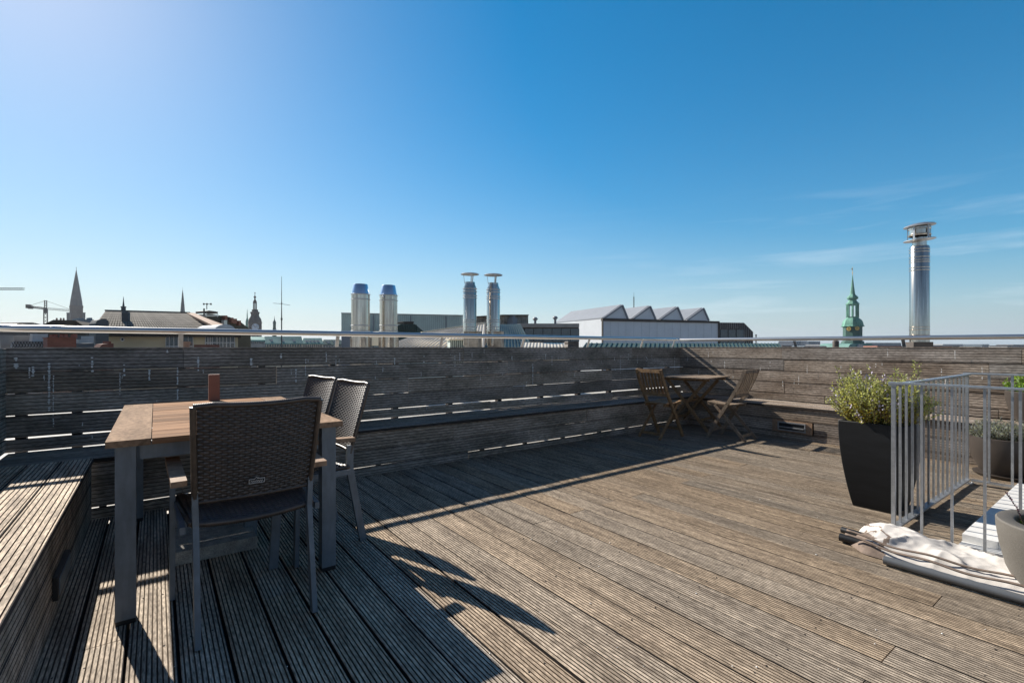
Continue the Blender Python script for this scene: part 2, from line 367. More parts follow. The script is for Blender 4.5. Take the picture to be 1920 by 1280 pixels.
wb = thing('plank_wall', 'sunlit brown plank wall behind the tall planter and steel railing', 'wall')
mb = MB()
for r, (z, h) in enumerate(ROWS):
    jj = joints(-2.5, YW, 1.6, 2.6)
    for k in range(len(jj)-1):
        board(mb, 'wy', z+random.uniform(-.004, .004), h, -XW-.022, .022, jj[k]+.002, jj[k+1]-.002, 7 if h > .1 else 3, wtone(.8, 1.15), bow=.0025)
mb.build('planking', [M['decky'], M['wallgroovey'], M['stud']], wb, fix=False)
for y in [-2, -1.3, -.6, .1, .8, 1.5, 2.2, 2.9, 3.6, 4.3, 4.93]:
    mb = MB(); mb.bx(XW+.023, XW+.083, y-.03, y+.03, -.05, 1.17); mb.build('stud', M['stud'], wb)
mb = MB(); mb.bx(XW+.10, XW+.3, -2.5, YW-.02, -.05, 1.15); mb.build('added_backing', M['stud'], wb)  # unseen dark block added to keep light out of the plank gaps
mb = MB(); mb.bx(XW-.004, XW+.06, -2.5, YW, 1.188, 1.196); mb.build('coping', M['decky'], wb)
mb = MB()
for k in range(40):
    y = random.uniform(-.5, 4.9); z = random.uniform(.6, 1.17); speckle(mb, lambda a, b, t: (XW-.0245-t, a, b), y, z, z-random.uniform(.01, .14), .8)
tag(mb.build('droppings', M['dropping'], wb, fix=False), 'white bird dropping streaks', kind='stuff')
wc = thing('plank_wall', 'short dark plank wall closing the left end above the low bench', 'wall')
mb = MB()
for r, (z, h) in enumerate(ROWS):
    board(mb, 'wc', z, h, XC-.022, .022, -2.5, YW-.0, 7 if h > .1 else 3, wtone(.8, 1.1), bow=.001)
mb.build('planking', [M['deckx'], M['wallgroove'], M['stud']], wc, fix=False)
for y in [-1, .5, 2, 3.5, 4.8]:
    mb = MB(); mb.bx(XC-.083, XC-.023, y-.03, y+.03, -.05, 1.17); mb.build('stud', M['stud'], wc)

# benches -----------------------------------------------------------
def front_rows(): return [(-.03, .10, 5), (.078, .155, 7), (.237, .162, 7)]
ba = thing('built_in_bench', 'long dark built-in plank bench along the shaded wall', 'bench')
mb = MB(); SZ = .40
for k, (y, w) in enumerate([(BF-.02, .155), (BF+.142, .155), (BF+.304, .155), (BF+.466, .07)]):
    jj = joints(XC+.01, XW-.03, 2.4, 3.8)
    for j in range(len(jj)-1): board(mb, 'sx', y, w, SZ, .026, jj[j]+.002, jj[j+1]-.002, 7 if w > .1 else 3, wtone(.75, 1.05), bow=.0008)
mb.build('seat', [M['deckx'], M['wallgroove'], M['stud']], ba, fix=False)
mb = MB()
for (z, h, n) in front_rows():
    jj = joints(BC-.5, BX+.03, 1.9, 3.4)
    for j in range(len(jj)-1): board(mb, 'x', z+random.uniform(-.003, .003), h, -BF-.022, .022, jj[j]+.002, jj[j+1]-.002, n, wtone(.85, 1.15), bow=.004)
mb.build('front_panel', [M['deckx'], M['wallgroove'], M['stud']], ba, fix=False)
for x in [-.3, .35, 1.0, 1.72, 2.2, 2.9, 3.5, 4.1, 4.75, 5.3, 5.9, 6.5]:
    mb = MB(); mb.extr([(x-.02, BF+.023, -.05), (x-.02, BF+.063, -.05), (x-.02, BF+.063, .35), (x-.02, YW-.03, .35), (x-.02, YW-.03, .395), (x-.02, BF+.023, .395)], (.04, 0, 0)); mb.build('support', M['stud'], ba)
bb = thing('built_in_bench', 'sunlit built-in plank bench under the right hand wall', 'bench')
mb = MB()
for (xx, w) in [(BX-.02, .155), (BX+.142, .155), (BX+.304, .155), (BX+.466, .10)]:
    for (a, b) in ((-2.5, 1.3), (1.3, BF-.03)): board(mb, 'y', xx, w, SZ, .026, a+.002, b-.002, 7 if w > .12 else 3, wtone(.8, 1.1), bow=.0008)
mb.build('seat', [M['decky'], M['wallgroovey'], M['stud']], bb, fix=False)
mb = MB()
for (z, h, n) in front_rows():
    if n == 7 and z < .2: segs = [(-2.5, 1.2), (1.2, 2.66), (3.16, BF)]
    else: segs = [(-2.5, 1.9), (1.9, BF)]
    for (a, b) in segs: board(mb, 'wy', z+random.uniform(-.003, .003), h, -BX-.022, .022, a+.002, b-.002, n, wtone(.9, 1.15), bow=.002)
mb.build('front_panel', [M['decky'], M['wallgroovey'], M['stud']], bb, fix=False)
for y in [-2, -1.2, -.4, .4, 1.2, 1.9, 2.5, 3.3, 3.9]:
    mb = MB(); mb.extr([(BX+.023, y-.02, -.05), (BX+.063, y-.02, -.05), (BX+.063, y-.02, .35), (XW-.03, y-.02, .35), (XW-.03, y-.02, .395), (BX+.023, y-.02, .395)], (0, .04, 0)); mb.build('support', M['stud'], bb)
bc = thing('built_in_bench', 'low built-in plank bench at the left edge, half in sun', 'bench')
mb = MB()
for (xx, w) in [(BC-.158, .158), (BC-.322, .158), (BC-.486, .158)]:
    for (a, b) in ((-2.5, BF-.025),): board(mb, 'y', xx, w, .404, .026, a, b, 8, wtone(.9, 1.12), bow=.0005)
mb.build('seat', [M['deck'], M['deckgroove'], M['stud']], bc, fix=False)
mb = MB()
for (z, h, n) in [(.012, .125, 6), (.143, .125, 6), (.274, .126, 6)]:
    board(mb, 'wc', z, h, BC-.032, .022, -2.5, BF-.03, n, wtone(.85, 1.05), bow=.001)
mb.build('front_panel', [M['deckx'], M['wallgroove'], M['stud']], bc, fix=False)

# step lights ---------------------------------------------------------
t = thing('step_light', 'square recessed steel step light in sunlit bench front', 'light', (BX-.024, 2.91, .155), 0, 'step lights in the bench fronts'); t.scale = (1, .79, 1)
mb = MB(); mb.bx(-.006, .0, -.31, .31, -.075, .08); mb.build('surround', M['arm'], t)
mb = MB(); 
for a in ((-.2, .2, .045, .06), (-.2, .2, -.055, -.04)): mb.bx(-.02, -.004, a[0], a[1], a[2], a[3])
mb.bx(-.02, -.004, -.215, -.2, -.055, .06); mb.bx(-.02, -.004, .2, .215, -.055, .06); mb.bx(-.05, -.02, -.2, .2, -.012, .0)
mb.build('housing', M['galv'], t)
mb = MB(); mb.bx(-.0085, -.0065, -.199, .199, -.039, .044); mb.build('lens', M['black'], t)
t = thing('step_light', 'dark rectangular step light on the shaded side of left bench', 'light', (BC-.008, 3.0, .165), 0, 'step lights in the bench fronts')
mb = MB(); mb.bx(.0, .018, -.18, .18, -.05, .05); mb.build('housing', M['black'], t)
mb = MB(); mb.bx(.0185, .022, -.16, .16, -.035, .035); mb.build('lens', M['alu'], t)

# handrails -----------------------------------------------------------
def rail(path, label, posts, zfun, normal):
    t = thing('handrail', label, 'handrail')
    mb = MB(); mb.tube(path, .026, 16); mb.build('rail_tube', M['steel'], t, smooth=40)
    for p in posts:
        b = MB(); p = Vector(p); z = zfun(p)
        top = Vector((p.x, p.y, z-.02)); low = p+Vector(normal)*-.05; low.z = .9
        mid = Vector((low.x, low.y, 1.2))
        b.bar(low, mid, .036, .01, normal); b.bar(mid+Vector((0, 0, -.003)), top, .036, .0085, normal); b.build('bracket', M['galv'], t)
    return t
rail([(-1.3, YW+.095, 1.338), (3, YW+.095, 1.334), (XW+.07, YW+.095, 1.329)], 'round steel handrail running above the long dark wall', [(x, YW+.13, 0) for x in (-.95, .18, 1.53, 2.75, 3.98, 5.22, 6.46, 7.32)], lambda p: 1.333, (0, -1, 0))
rail([(XW+.095, YW+.06, 1.322), (XW+.095, 2, 1.31), (XW+.095, -2.5, 1.30)], 'round steel handrail running above the sunlit right wall', [(XW+.13, y, 0) for y in (3.2, 1.94, .6, -.7)], lambda p: 1.305, (-1, 0, 0))

# ------------------------------------------------------------------ dining table
T = thing('garden_table', 'rectangular teak topped garden table with grey metal legs', 'table', (-.17, 2.645, 0))
TW, TL, TZ = .985, 1.665, .80
mb = MB(); mb.bx(0, .155, .0, TL, TZ-.028, TZ); mb.build('end_board', M['teaky'], T)
mb = MB(); mb.bx(TW-.155, TW, .0, TL, TZ-.028, TZ); mb.build('end_board', M['teaky'], T)
mb = MB(); n = 15; w = TL/n
for i in range(n): mb.bx(.158, TW-.158, i*w+(.0015 if i else 0), (i+1)*w-.0045, TZ-.027, TZ-.0005+random.uniform(-.001, .0005), 0, random.uniform(.68, 1.2))
mb.build('slats', M['teak'], T)
for y in (.045, TL-.07): mb = MB(); mb.bx(.115, TW-.115, y, y+.025, TZ-.095, TZ-.03); mb.build('apron', M['alu'], T)
for x in (.04, TW-.065): mb = MB(); mb.bx(x, x+.025, .12, TL-.12, TZ-.095, TZ-.03); mb.build('apron', M['alu'], T)
for (x, y) in ((.03, .03), (TW-.1, .03), (.03, TL-.1), (TW-.1, TL-.1)):
    mb = MB(); mb.bx(x, x+.072, y, y+.072, .02, TZ-.029); l = mb.build('leg', M['alu'], T)
    mb = MB(); mb.bx(x+.001, x+.071, y+.001, y+.071, 0.0, .0195); mb.build('foot', M['black'], l)
mb = MB(); mb.bx(-.035, .035, -.02, .02, 0, .195); bx_ = mb.build('decor_box', M['rustbox'])
bx_.location = (.352, 4.22, TZ); tag(bx_, 'slim reddish brown upright box standing on far edge of teak table', 'box')
mb = MB(); mb.bx(0, .41, 0, .42, 0, .072); sl = mb.build('paving_slab', M['slab']); sl.location = (.08, 3.225, .001)
mb = MB(); tag(sl, 'grey rough concrete slab lying on the deck under the table', 'slab')

# ------------------------------------------------------------------ woven armchairs
def lerp(a, b, t): return a+(b-a)*t
def weave(mb, fn, nrow, ncol, amp, hw, th, samples=2):
    """horizontal strands running over and under vertical stakes on surface fn(u,v)->(pt,normal)"""
    for i in range(nrow):
        v = (i+.5)/nrow; par = i % 2; L = []
        k = ncol*samples
        for j in range(k+1):
            u = j/k; p, n, vd = fn(u, v)
            off = amp*math.cos(math.pi*(u*ncol+par))
            c = p+n*off
            L.append((c+vd*hw+n*0, c+n*th, c-vd*hw, c-n*th))
        vs = [q for a in L for q in a]; fs = []
        for j in range(k):
            for e in range(4):
                fs.append((j*4+e, j*4+(e+1) % 4, (j+1)*4+(e+1) % 4, (j+1)*4+e))
        mb.add(vs, fs, 0, random.uniform(.75, 1.25))
    for j in range(ncol+1):
        u = min(.998, max(.002, (j+.5)/ncol)) if j < ncol else .998
        path = [fn(u, v)[0] for v in [q/10 for q in range(11)]]
        n0 = fn(u, .5)[1]
        for a, b in zip(path[:-1], path[1:]): mb.bar(a, b, .006, .002, n0, 1, 1)
def liner(mb, fn, n=12):
    vs = [fn(i/n, j/n)[0] for i in range(n+1) for j in range(n+1)]
    mb.add(vs, [(i*(n+1)+j, (i+1)*(n+1)+j, (i+1)*(n+1)+j+1, i*(n+1)+j+1) for i in range(n) for j in range(n)], 1, .8)
def wrap(mb, path, r, pitch=.0075):
    """tube wound with cane: radius ripples along its length"""
    path = [Vector(p) for p in path]; out = []; rs = []
    for a, b in zip(path[:-1], path[1:]):
        L = (b-a).length; k = max(2, int(L/pitch)*2)
        for i in range(k): out.append(a.lerp(b, i/k)); rs.append(r*(1.0 if i % 2 else .8))
    out.append(path[-1]); rs.append(r)
    mb.tube(out, rs, 7)
def make_chair():
    """origin on the floor between the rear feet, chair faces +Y"""
    t = thing('wicker_armchair', '', 'armchair')
    BZ0, BZ1 = .56, .975; w0, w1 = .225, .24
    def backy(z): q = (z-.5)/.48; return .10-.13*q
    def fb(u, v):
        z = lerp(BZ0, BZ1, v); w = lerp(w0, w1, v)-.012
        x = lerp(-w, w, u); bow = -.022*(1-(2*u-1)**2)
        sag = -.012*(1-(2*u-1)**2)*v
        p = Vector((x, backy(z)+bow, z+sag)); n = Vector((.044*(-2)*(2*u-1)*-.5, 1, .26)).normalized()
        return p, n, Vector((0, -.26, 1)).normalized()
    mb = MB(); weave(mb, fb, 36, 21, .0034, .0064, .0031); liner(mb, fb)
    mb.build('backrest', [M['rattan'], M['rattanin']], t, smooth=False, fix=False)
    mb = MB()
    top = [fb(q/8, 1.0)[0] for q in range(9)]; bot = [fb(q/8, 0.0)[0] for q in range(9)]
    wrap(mb, [Vector((-w0, backy(BZ0), BZ0-.01)), Vector((-w1, backy(BZ1), BZ1-.012))], .0135)
    wrap(mb, [Vector((w0, backy(BZ0), BZ0-.01)), Vector((w1, backy(BZ1), BZ1-.012))], .0135)
    wrap(mb, [Vector((-w1, backy(BZ1), BZ1-.01))]+top[1:-1]+[Vector((w1, backy(BZ1), BZ1-.01))], .0125)
    wrap(mb, bot, .010)
    mb.build('back_frame', M['rattan'], t, smooth=True)
    def fs(u, v):
        y = lerp(.10, .56, v); w = lerp(.235, .262, v)
        x = lerp(-w, w, u); z = .482-.02*(1-(2*u-1)**2)*(1-.4*v)+.012*v
        if v > .93: z -= (v-.93)*.25
        return Vector((x, y, z)), Vector((0, 0, 1)), Vector((0, 1, 0))
    mb = MB(); weave(mb, fs, 38, 22, .0034, .0064, .0032); liner(mb, fs); mb.build('seat', [M['rattan'], M['rattanin']], t, fix=False)
    mb = MB()
    wrap(mb, [fs(q/8, 0)[0]-Vector((0, 0, .012)) for q in range(9)], .016); wrap(mb, [fs(q/8, 1)[0]-Vector((0, 0, .012)) for q in range(9)], .016)
    wrap(mb, [fs(0, 0)[0]-Vector((0, 0, .01)), fs(0, 1)[0]-Vector((0, 0, .01))], .014); wrap(mb, [fs(1, 0)[0]-Vector((0, 0, .01)), fs(1, 1)[0]-Vector((0, 0, .01))], .014)
    mb.build('seat_frame', M['rattan'], t, smooth=True)
    for s in (-1, 1):
        mb = MB(); mb.bar((s*.222, 0, .002), (s*.222, .088, .47), .022, .042, (0, 1, 0)); mb.bar((s*.222, .086, .465), (s*.226, backy(.60)+.012, .60), .022, .040, (0, 1, 0))
        mb.build('leg', M['alu'], t)
        mb = MB(); mb.bar((s*.278, .535, .002), (s*.278, .50, .635), .022, .045, (0, 1, 0))
        mb.build('leg', M['alu'], t)
        mb = MB(); mb.bar((s*.278, .055+.03, .645), (s*.278, .53, .665), .055, .024, (0, 0, 1))
        mb.bar((s*.278, .53, .6655), (s*.278, .565, .655), .05, .022, (0, 0, 1)); mb.build('armrest', M['arm'], t)
        mb = MB(); mb.bar((s*.265, .10, .448), (s*.265, .525, .458), .02, .03, (0, 0, 1)); mb.build('side_rail', M['alu'], t)
    return t
ch = make_chair()
ch.location = (.357, 2.292, 0); ch.rotation_euler = (0, 0, R(1.6))
ch['label'] = 'wicker armchair seen from behind, nearest the camera, with small white tag'
ch['group'] = 'wicker armchairs round the teak table'
c3 = copy_tree(ch); c3.location = (1.022, 3.20, 0); c3.rotation_euler = (0, 0, R(90+5))
c3['label'] = 'sunlit wicker armchair at the table, nearer of the two on its right side'
c2 = copy_tree(ch); c2.location = (.985, 3.79, 0); c2.rotation_euler = (0, 0, R(90+8))
c2['label'] = 'sunlit wicker armchair at the table, farther of the two by the wall'
# little cloth tag on the back of the nearest chair
mb = MB(); o_ = (-.005, .047, .617)
def tp(x, z): return (o_[0]+x, .0445-(z+o_[2]-.617)*.26, o_[2]+z)
def strip(mb, pts, w=.0016):
    for a, b in zip(pts[:-1], pts[1:]): mb.bar(tp(*a), tp(*b), .0012, w, (0, 0, 1) if abs(b[1]-a[1]) < abs(b[0]-a[0]) else (1, 0, 0))
strip(mb, [(-.03, 0), (-.03, .018), (-.010, .018), (-.002, .026), (.004, .018), (.006, .023), (.008, .018), (.03, .018), (.03, 0), (-.03, 0)], .0018)
mb2 = mb
strip(mb2, [(-.025+.0035*i, .004+(.008 if i % 2 else 0)+(.003 if i in (0, 7) else 0)) for i in range(15)], .0013)
mb = MB(); mb.extr([tp(-.031, -.001), tp(.031, -.001), tp(.031, .019), tp(-.031, .019)], (0, .001, 0)); tg = mb.build('maker_tag', M['black'], ch)
mb2.build('lettering', M['white'], tg)
tg.location.y -= .012

# ------------------------------------------------------------------ bistro set
def make_folding(name_label, wood, w=.37):
    """origin between rear feet, faces +Y; stiles run from the back top to the front feet"""
    t = thing('folding_chair', name_label, 'folding chair', group='folding wooden bistro chairs')
    hw = w/2
    for s in (-1, 1):
        mb = MB(); pts = [(.49, .005), (.35, .25), (.22, .46), (.12, .62), (.045, .77), (-.005, .90)]
        for a, b in zip(pts[:-1], pts[1:]):
            d = Vector((0, b[0]-a[0], b[1]-a[1])).normalized()*.006
            mb.bar(Vector((s*hw, a[0], a[1]))-d, Vector((s*hw, b[0], b[1]))+d, .024, .042, (0, 1, 0))
        mb.build('stile', wood, t)
        mb = MB(); mb.bar((s*(hw-.026), .0, .005), (s*(hw-.026), .40, .44), .022, .036, (0, 1, 0)); mb.build('leg', wood, t)
    mb = MB(); mb.bar((-hw, -.005, .885), (hw, -.005, .885), .026, .045, (0, 0, 1)); mb.build('back_rail', wood, t)
    mb = MB(); mb.bar((-hw, .125, .575), (hw, .125, .575), .022, .04, (0, 0, 1)); mb.build('back_rail', wood, t)
    mb = MB()
    for i in range(6):
        x = lerp(-hw+.055, hw-.055, i/5); q = [(.128, .57), (.066, .72), (.02, .87)]
        for a, b in zip(q[:-1], q[1:]): mb.bar((x, a[0], a[1]-.002), (x, b[0], b[1]+.002), .028, .010, (0, 1, 0), 0, random.uniform(.85, 1.1))
    mb.build('back_slats', wood, t)
    mb = MB()
    for i in range(7):
        x = lerp(-hw+.04, hw-.04, i/6); q = [(.13, .458), (.24, .448), (.36, .452), (.50, .472)]
        for a, b in zip(q[:-1], q[1:]): mb.bar((x, a[0]-.002, a[1]), (x, b[0]+.002, b[1]), .043, .014, (0, 0, 1), 0, random.uniform(.85, 1.12))
    for s in (-1, 1):
        q = [(.13, .432), (.24, .424), (.36, .428), (.50, .450)]
        for a, b in zip(q[:-1], q[1:]): mb.bar((s*(hw-.045), a[0]-.003, a[1]), (s*(hw-.045), b[0]+.003, b[1]), .022, .034, (0, 0, 1))
    mb.bar((-hw+.035, .487, .447), (hw-.035, .487, .447), .026, .034, (0, 0, 1))
    mb.build('seat', wood, t)
    mb = MB(); mb.bar((-hw+.03, .055, .065), (hw-.03, .055, .065), .014, .035, (0, 0, 1)); mb.build('stretcher', wood, t)
    mb = MB(); mb.bar((-hw, .43, .105), (hw, .43, .105), .014, .03, (0, 0, 1)); mb.build('stretcher', wood, t)
    return t
fa = make_folding('folding wooden chair facing right on the left of the bistro table', M['bistro'])
fa.location = (5.20, 4.035, 0); fa.rotation_euler = (0, 0, R(-90+2))
fb_ = make_folding('greyed folding wooden chair facing away on the right of bistro table', M['bistrogrey'])
fb_.location = (6.13, 3.165, 0); fb_.rotation_euler = (0, 0, R(4))
bt = thing('bistro_table', 'square folding wooden bistro table with crossed legs in the corner', 'table', (6.42, 4.18, 0), R(8))
mb = MB(); n = 9; q = .78/n
for i in range(n): mb.bx(-.39, .39, -.39+i*q+.003, -.39+(i+1)*q-.003, .75, .768, 0, random.uniform(.85, 1.15))
mb.build('tabletop', M['bistrogrey'], bt)
for x in (-.27, .27): mb = MB(); mb.bx(x-.012, x+.012, -.36, .36, .715, .749); mb.build('apron', M['bistro'], bt)
for s in (-1, 1):
    mb = MB(); mb.bar((s*.24, -.33, .005), (s*.24, .28, .715), .022, .04, (0, 1, 0)); mb.build('leg', M['bistro'], bt)
    mb = MB(); mb.bar((s*.21, .33, .005), (s*.21, -.28, .715), .022, .04, (0, 1, 0)); mb.build('leg', M['bistro'], bt)
for (a, y, z) in ((.24, -.2, .155), (.21, .2, .155), (.24, .02, .41)):
    mb = MB(); mb.bar((-a, y, z), (a, y, z), .016, .035); mb.build('stretcher', M['bistro'], bt)

# ------------------------------------------------------------------ steel railing around the opening
g = thing('steel_railing', 'galvanised steel railing with thin vertical bars round the skylight', 'railing', (3.83, 1.05, 0))
RZ = .955
def flat(mb, a, b): mb.bar(a, b, .045, .012)
mb = MB(); flat(mb, (-.02, 0, RZ), (1.95, 0, RZ)); flat(mb, (0, .024, RZ+.0122), (0, -3.2, RZ+.0122)); flat(mb, (1.92, .024, RZ+.0122), (1.92, -3.2, RZ+.0122))
mb.build('top_rail', M['galv'], g)
mb = MB(); flat(mb, (0, 0, .036), (1.92, 0, .036)); mb.bx(1.897, 1.943, -3.2, -.03, .03, .042); mb.build('bottom_rail', M['galv'], g)
for (x, y) in ((0, 0), (1.92, 0), (0, -1.62), (1.92, -1.62)):
    mb = MB(); mb.bx(x-.0105, x+.0105, y-.0105, y+.0105, 0, RZ-.0065); mb.build('post', M['galv'], g)
for (x, y) in ((0, 0), (1.92, 0), (0, -1.62)):
    mb = MB(); mb.bx(x-.04, x+.04, y-.04, y+.04, .0005, .008)
    for a_, b_ in ((-1, -1), (1, 1), (-1, 1), (1, -1)): mb.lathe([(.006, .006), (.006, .014), (.003, .015)], (x+a_*.028, y+b_*.028, 0), 6)
    mb.build('foot_plate', M['galv'], g)
for i in range(1, 15):
    mb = MB(); mb.bx(.128*i-.0065, .128*i+.0065, -.0065, .0065, .0425, RZ-.0065); mb.build('bar', M['galv'], g)
for i in range(1, 12):
    mb = MB(); w = .0062; mb.bx(-w, w, -.142*i-w, -.142*i+w, .0, RZ+.006); mb.build('bar', M['galv'], g)
for i in range(1, 9):
    mb = MB(); mb.bx(1.912, 1.928, -.14*i-.008, -.14*i+.008, .0425, RZ+.006); mb.build('bar', M['galv'], g)

# skylight inside the railing
sk = thing('skylight', 'low white framed skylight with pale dome inside the steel railing', 'skylight', (3.93, .74, 0))
mb = MB(); mb.bx(0, 1.84, -.155, 0, .003, .07); mb.bx(0, .045, -1.7, -.157, .003, .069); mb.bx(1.70, 1.84, -1.7, -.157, .003, .069)
for k in range(1, 9): mb.bx(.2*k-.0015, .2*k+.0015, -.156, .0005, .04, .0708, 1)
mb.build('frame', [M['white'], M['ledge']], sk)
mb = MB(); mb.bx(-.085, -.003, -1.7, .0, .002, .028); mb.build('sill', M['white'], sk)
mb = MB(); nx, ny = 24, 24; vs = []
for i in range(nx+1):
    for j in range(ny+1):
        u, v = i/nx, j/ny; h = (math.sin(math.pi*u)*math.sin(math.pi*v))**.6*.17
        vs.append((.047+1.65*u, -.158-1.53*v, .05+h))
mb.add(vs, [(i*(ny+1)+j, (i+1)*(ny+1)+j, (i+1)*(ny+1)+j+1, i*(ny+1)+j+1) for i in range(nx) for j in range(ny)])
mb.build('dome', M['opal'], sk, smooth=True)

# ------------------------------------------------------------------ rolled parasol on the floor
cz = thing('folded_parasol', 'folded off-white parasol lying on the deck beside the railing', 'parasol', (3.45, 1.1, 0))
mb = MB(); nu, nv = 150, 56; vs = []
def rdg(v): return 1-abs(v)*2
for i in range(nu+1):
    u = i/nu; y = .05-1.27*u
    far = .285-.03*u+.02*math.sin(u*11); near = -.165+.015*math.sin(u*7)+.13*max(0, .10-u)*10
    for j in range(nv+1):
        v = j/nv; a = math.pi*v; x = lerp(near, far, v)
        f = min(1, math.sin(a)*1.9)**.6; end = min(1, (u*9+.02))**.55
        h = .045+(.058+.03*max(0, 1-u*4))*math.sin(a)**.8*(1-.3*u)
        n1 = rdg(noise.noise(Vector((x*5+y*2.2, y*4.5-x*3.0, 1.7))))**3*.034
        n2 = rdg(noise.noise(Vector((x*13-y*4, y*9+x*9, 6.1))))**2*.007
        n3 = noise.noise(Vector((x*30, y*26, 2)))*.004
        w_ = min(1, v*5)*.85+.15
        vs.append((x, y+.03*math.sin(3*a+1)*(u < .1), max(.004, (h*end+(n1+n2-.016)*w_*min(1, u*6+.25)+n3)*f)))
mb.add(vs, [(i*(nv+1)+j, (i+1)*(nv+1)+j, (i+1)*(nv+1)+j+1, i*(nv+1)+j+1) for i in range(nu) for j in range(nv)])
for q_ in range(len(mb.f)):
    i, j = divmod(q_, nv); u = i/nu; v = j/nv
    if (u < .15-.30*v+.02*math.sin(j*.7)) or (.085 < u-.06*math.sin(v*7) < .10 and v < .7): mb.m[q_] = 1
mb.add([vs[j] for j in range(nv+1)]+[(vs[j][0]*.97, vs[j][1]-.03, .003) for j in range(nv+1)], [(j, j+1, nv+2+j, nv+1+j) for j in range(nv)], 1)
mb.build('canopy', [M['cloth'], M['hem']], cz, smooth=True, fix=False)
mb = MB()
def band(path, w, th=.006, up=.3):
    vs = []
    for (x, y, z) in path: vs += [(x-w/2, y, z-w*up), (x-w/2+.002, y, z-w*up+th), (x+w/2, y, z+w*up+th), (x+w/2, y, z+w*up)]
    k = len(path); mb.add(vs, [(i*4+e, i*4+(e+1) % 4, (i+1)*4+(e+1) % 4, (i+1)*4+e) for i in range(k-1) for e in range(4)]+[(0, 1, 2, 3), ((k-1)*4, (k-1)*4+1, (k-1)*4+2, (k-1)*4+3)])
for (off, z0, w) in ((-.140, .060, .008), (-.104, .078, .007)):
    band([(off+.018*math.sin(q*.11+off*30)+.10*max(0, .16-q/60)*(2.2+off*8), .055-1.22*q/60, z0+.006*math.sin(q*.4)+.012*math.exp(-q/6)) for q in range(61)], w)
mb.build('hem', M['hem'], cz, smooth=True)
mb = MB(); mb.tube([(-.055, .10, .03), (-.05, -.1, .03)], .024, 12); mb.build('mast_end', M['black'], cz, smooth=40)
mb = MB(); mb.tube([(-.215, -.17, .027), (-.19, -1.3, .024)], .022, 16); mb.build('pole', M['pole'], cz, smooth=40)
mb = MB(); mb.tube([(.09, .14, .03), (.07, .0, .032)], .02, 12); mb.build('pole_end', M['black'], cz, smooth=40)

# ------------------------------------------------------------------ planters and plants
def leaf(mb, p, d, L, w, mi, tone):
    d = d.normalized(); s = d.cross(Vector((random.uniform(-1, 1), random.uniform(-1, 1), random.uniform(-1, 1))))
    if s.length < 1e-4: s = Vector((1, 0, 0))
    s.normalize(); mb.add([p, p+d*L*.5+s*w, p+d*L, p+d*L*.5-s*w], [(0, 1, 2, 3)], mi, tone)
def bush(parent, n, rad, hgt, mats, leafL, leafW, base_r, droop=.3, flowers=.0, dens=1.0, seed=1, lean=(0, 0), tall=None, yellow=True):
    random.seed(seed); mb = MB(); st = MB()
    for i in range(n):
        a = random.random()*6.283; r0 = base_r*math.sqrt(random.random()); sp = random.random()**.6
        x0, y0 = r0*math.cos(a), r0*math.sin(a)
        hh = hgt*(1-.5*sp**2)*random.uniform(.7, 1.05)
        if tall and random.random() < tall: hh *= 1.22
        tx = x0+math.cos(a)*rad*sp+lean[0]*hh; ty = y0+math.sin(a)*rad*sp+lean[1]*hh
        P = [Vector((lerp(x0, tx, q), lerp(y0, ty, q), hh*(q**(1-droop*.4*sp)))) for q in (0, .25, .5, .75, 1)]
        for k in range(1, 5): P[k] += Vector([random.uniform(-.012, .012) for _ in range(3)])
        st.tube(P, [.003, .0026, .002, .0016, .001], 4)
        m = int(46*hh/.4*dens); fl = random.random() < flowers and (math.cos(a-2.6) > -.2)
        tn = random.uniform(.65, 1.35)
        for k in range(m):
            q = .12+.88*k/m; s = q*4; e = min(3, int(s)); p = P[e].lerp(P[e+1], s-e); ax = (P[e+1]-P[e]).normalized()
            o = Vector((random.uniform(-1, 1), random.uniform(-1, 1), random.uniform(-1, 1))); o -= ax*o.dot(ax); o.normalize()
            tone_shift = yellow and q < .6 and random.random() < .45
            tone = (1.5*tn, 1.15*tn, .7*tn) if tone_shift else (tn, tn, tn*random.uniform(.8, 1.6))
            isf = fl and q > .45 and random.random() < .42
            if isf: leaf(mb, p+o*.006, o+ax*.3, leafL*.55, leafW*2.0, 1, 1.0)
            else: leaf(mb, p, o+ax*random.uniform(.3, .9), leafL*random.uniform(.7, 1.2), leafW, 0, tone)
    mb.build('foliage', mats, parent, fix=False); st.build('stems', M['stem'], parent, fix=False)
    random.seed(seed+100)
def square_pot(name, label, loc, hb, ht, h):
    t = thing(name, label, 'planter', loc)
    mb = MB(); prof = []
    for k in range(13):
        q = k/12; prof.append((lerp(hb, ht, math.sin(q*math.pi/2)**.9), h*q))
    prof += [(ht-.02, h), (ht-.02, h-.05)]
    sq = [(-1, -1), (1, -1), (1, 1), (-1, 1)]; vs = []
    for r, z in prof:
        for (a, b) in sq: vs.append((a*r, b*r, z))
    fs = [(i*4+j, i*4+(j+1) % 4, (i+1)*4+(j+1) % 4, (i+1)*4+j) for i in range(len(prof)-1) for j in range(4)]
    mb.add(vs, fs+[(0, 1, 2, 3)]); o = mb.build('pot', M['planter'], t, smooth=35)
    md = o.modifiers.new('bevel', 'BEVEL'); md.width = .006; md.segments = 2; md.limit_method = 'ANGLE'
    mb = MB(); mb.bx(-ht+.021, ht-.021, -ht+.021, ht-.021, h-.06, h-.05); mb.build('soil', M['soil'], t)
    return t
square_pot('planter', 'tall square anthracite planter on the deck by the railing', (4.39, 1.285, 0), .135, .208, .645)
rp_ = thing('rosemary_bush', 'bushy yellow-green rosemary with pale flowers in the tall dark planter', 'plant', (4.39, 1.285, .59))
bush(rp_, 420, .20, .42, [M['leafy'], M['lilac']], .024, .0046, .165, .1, .28, 1.35, 11, (0, .05), .12)
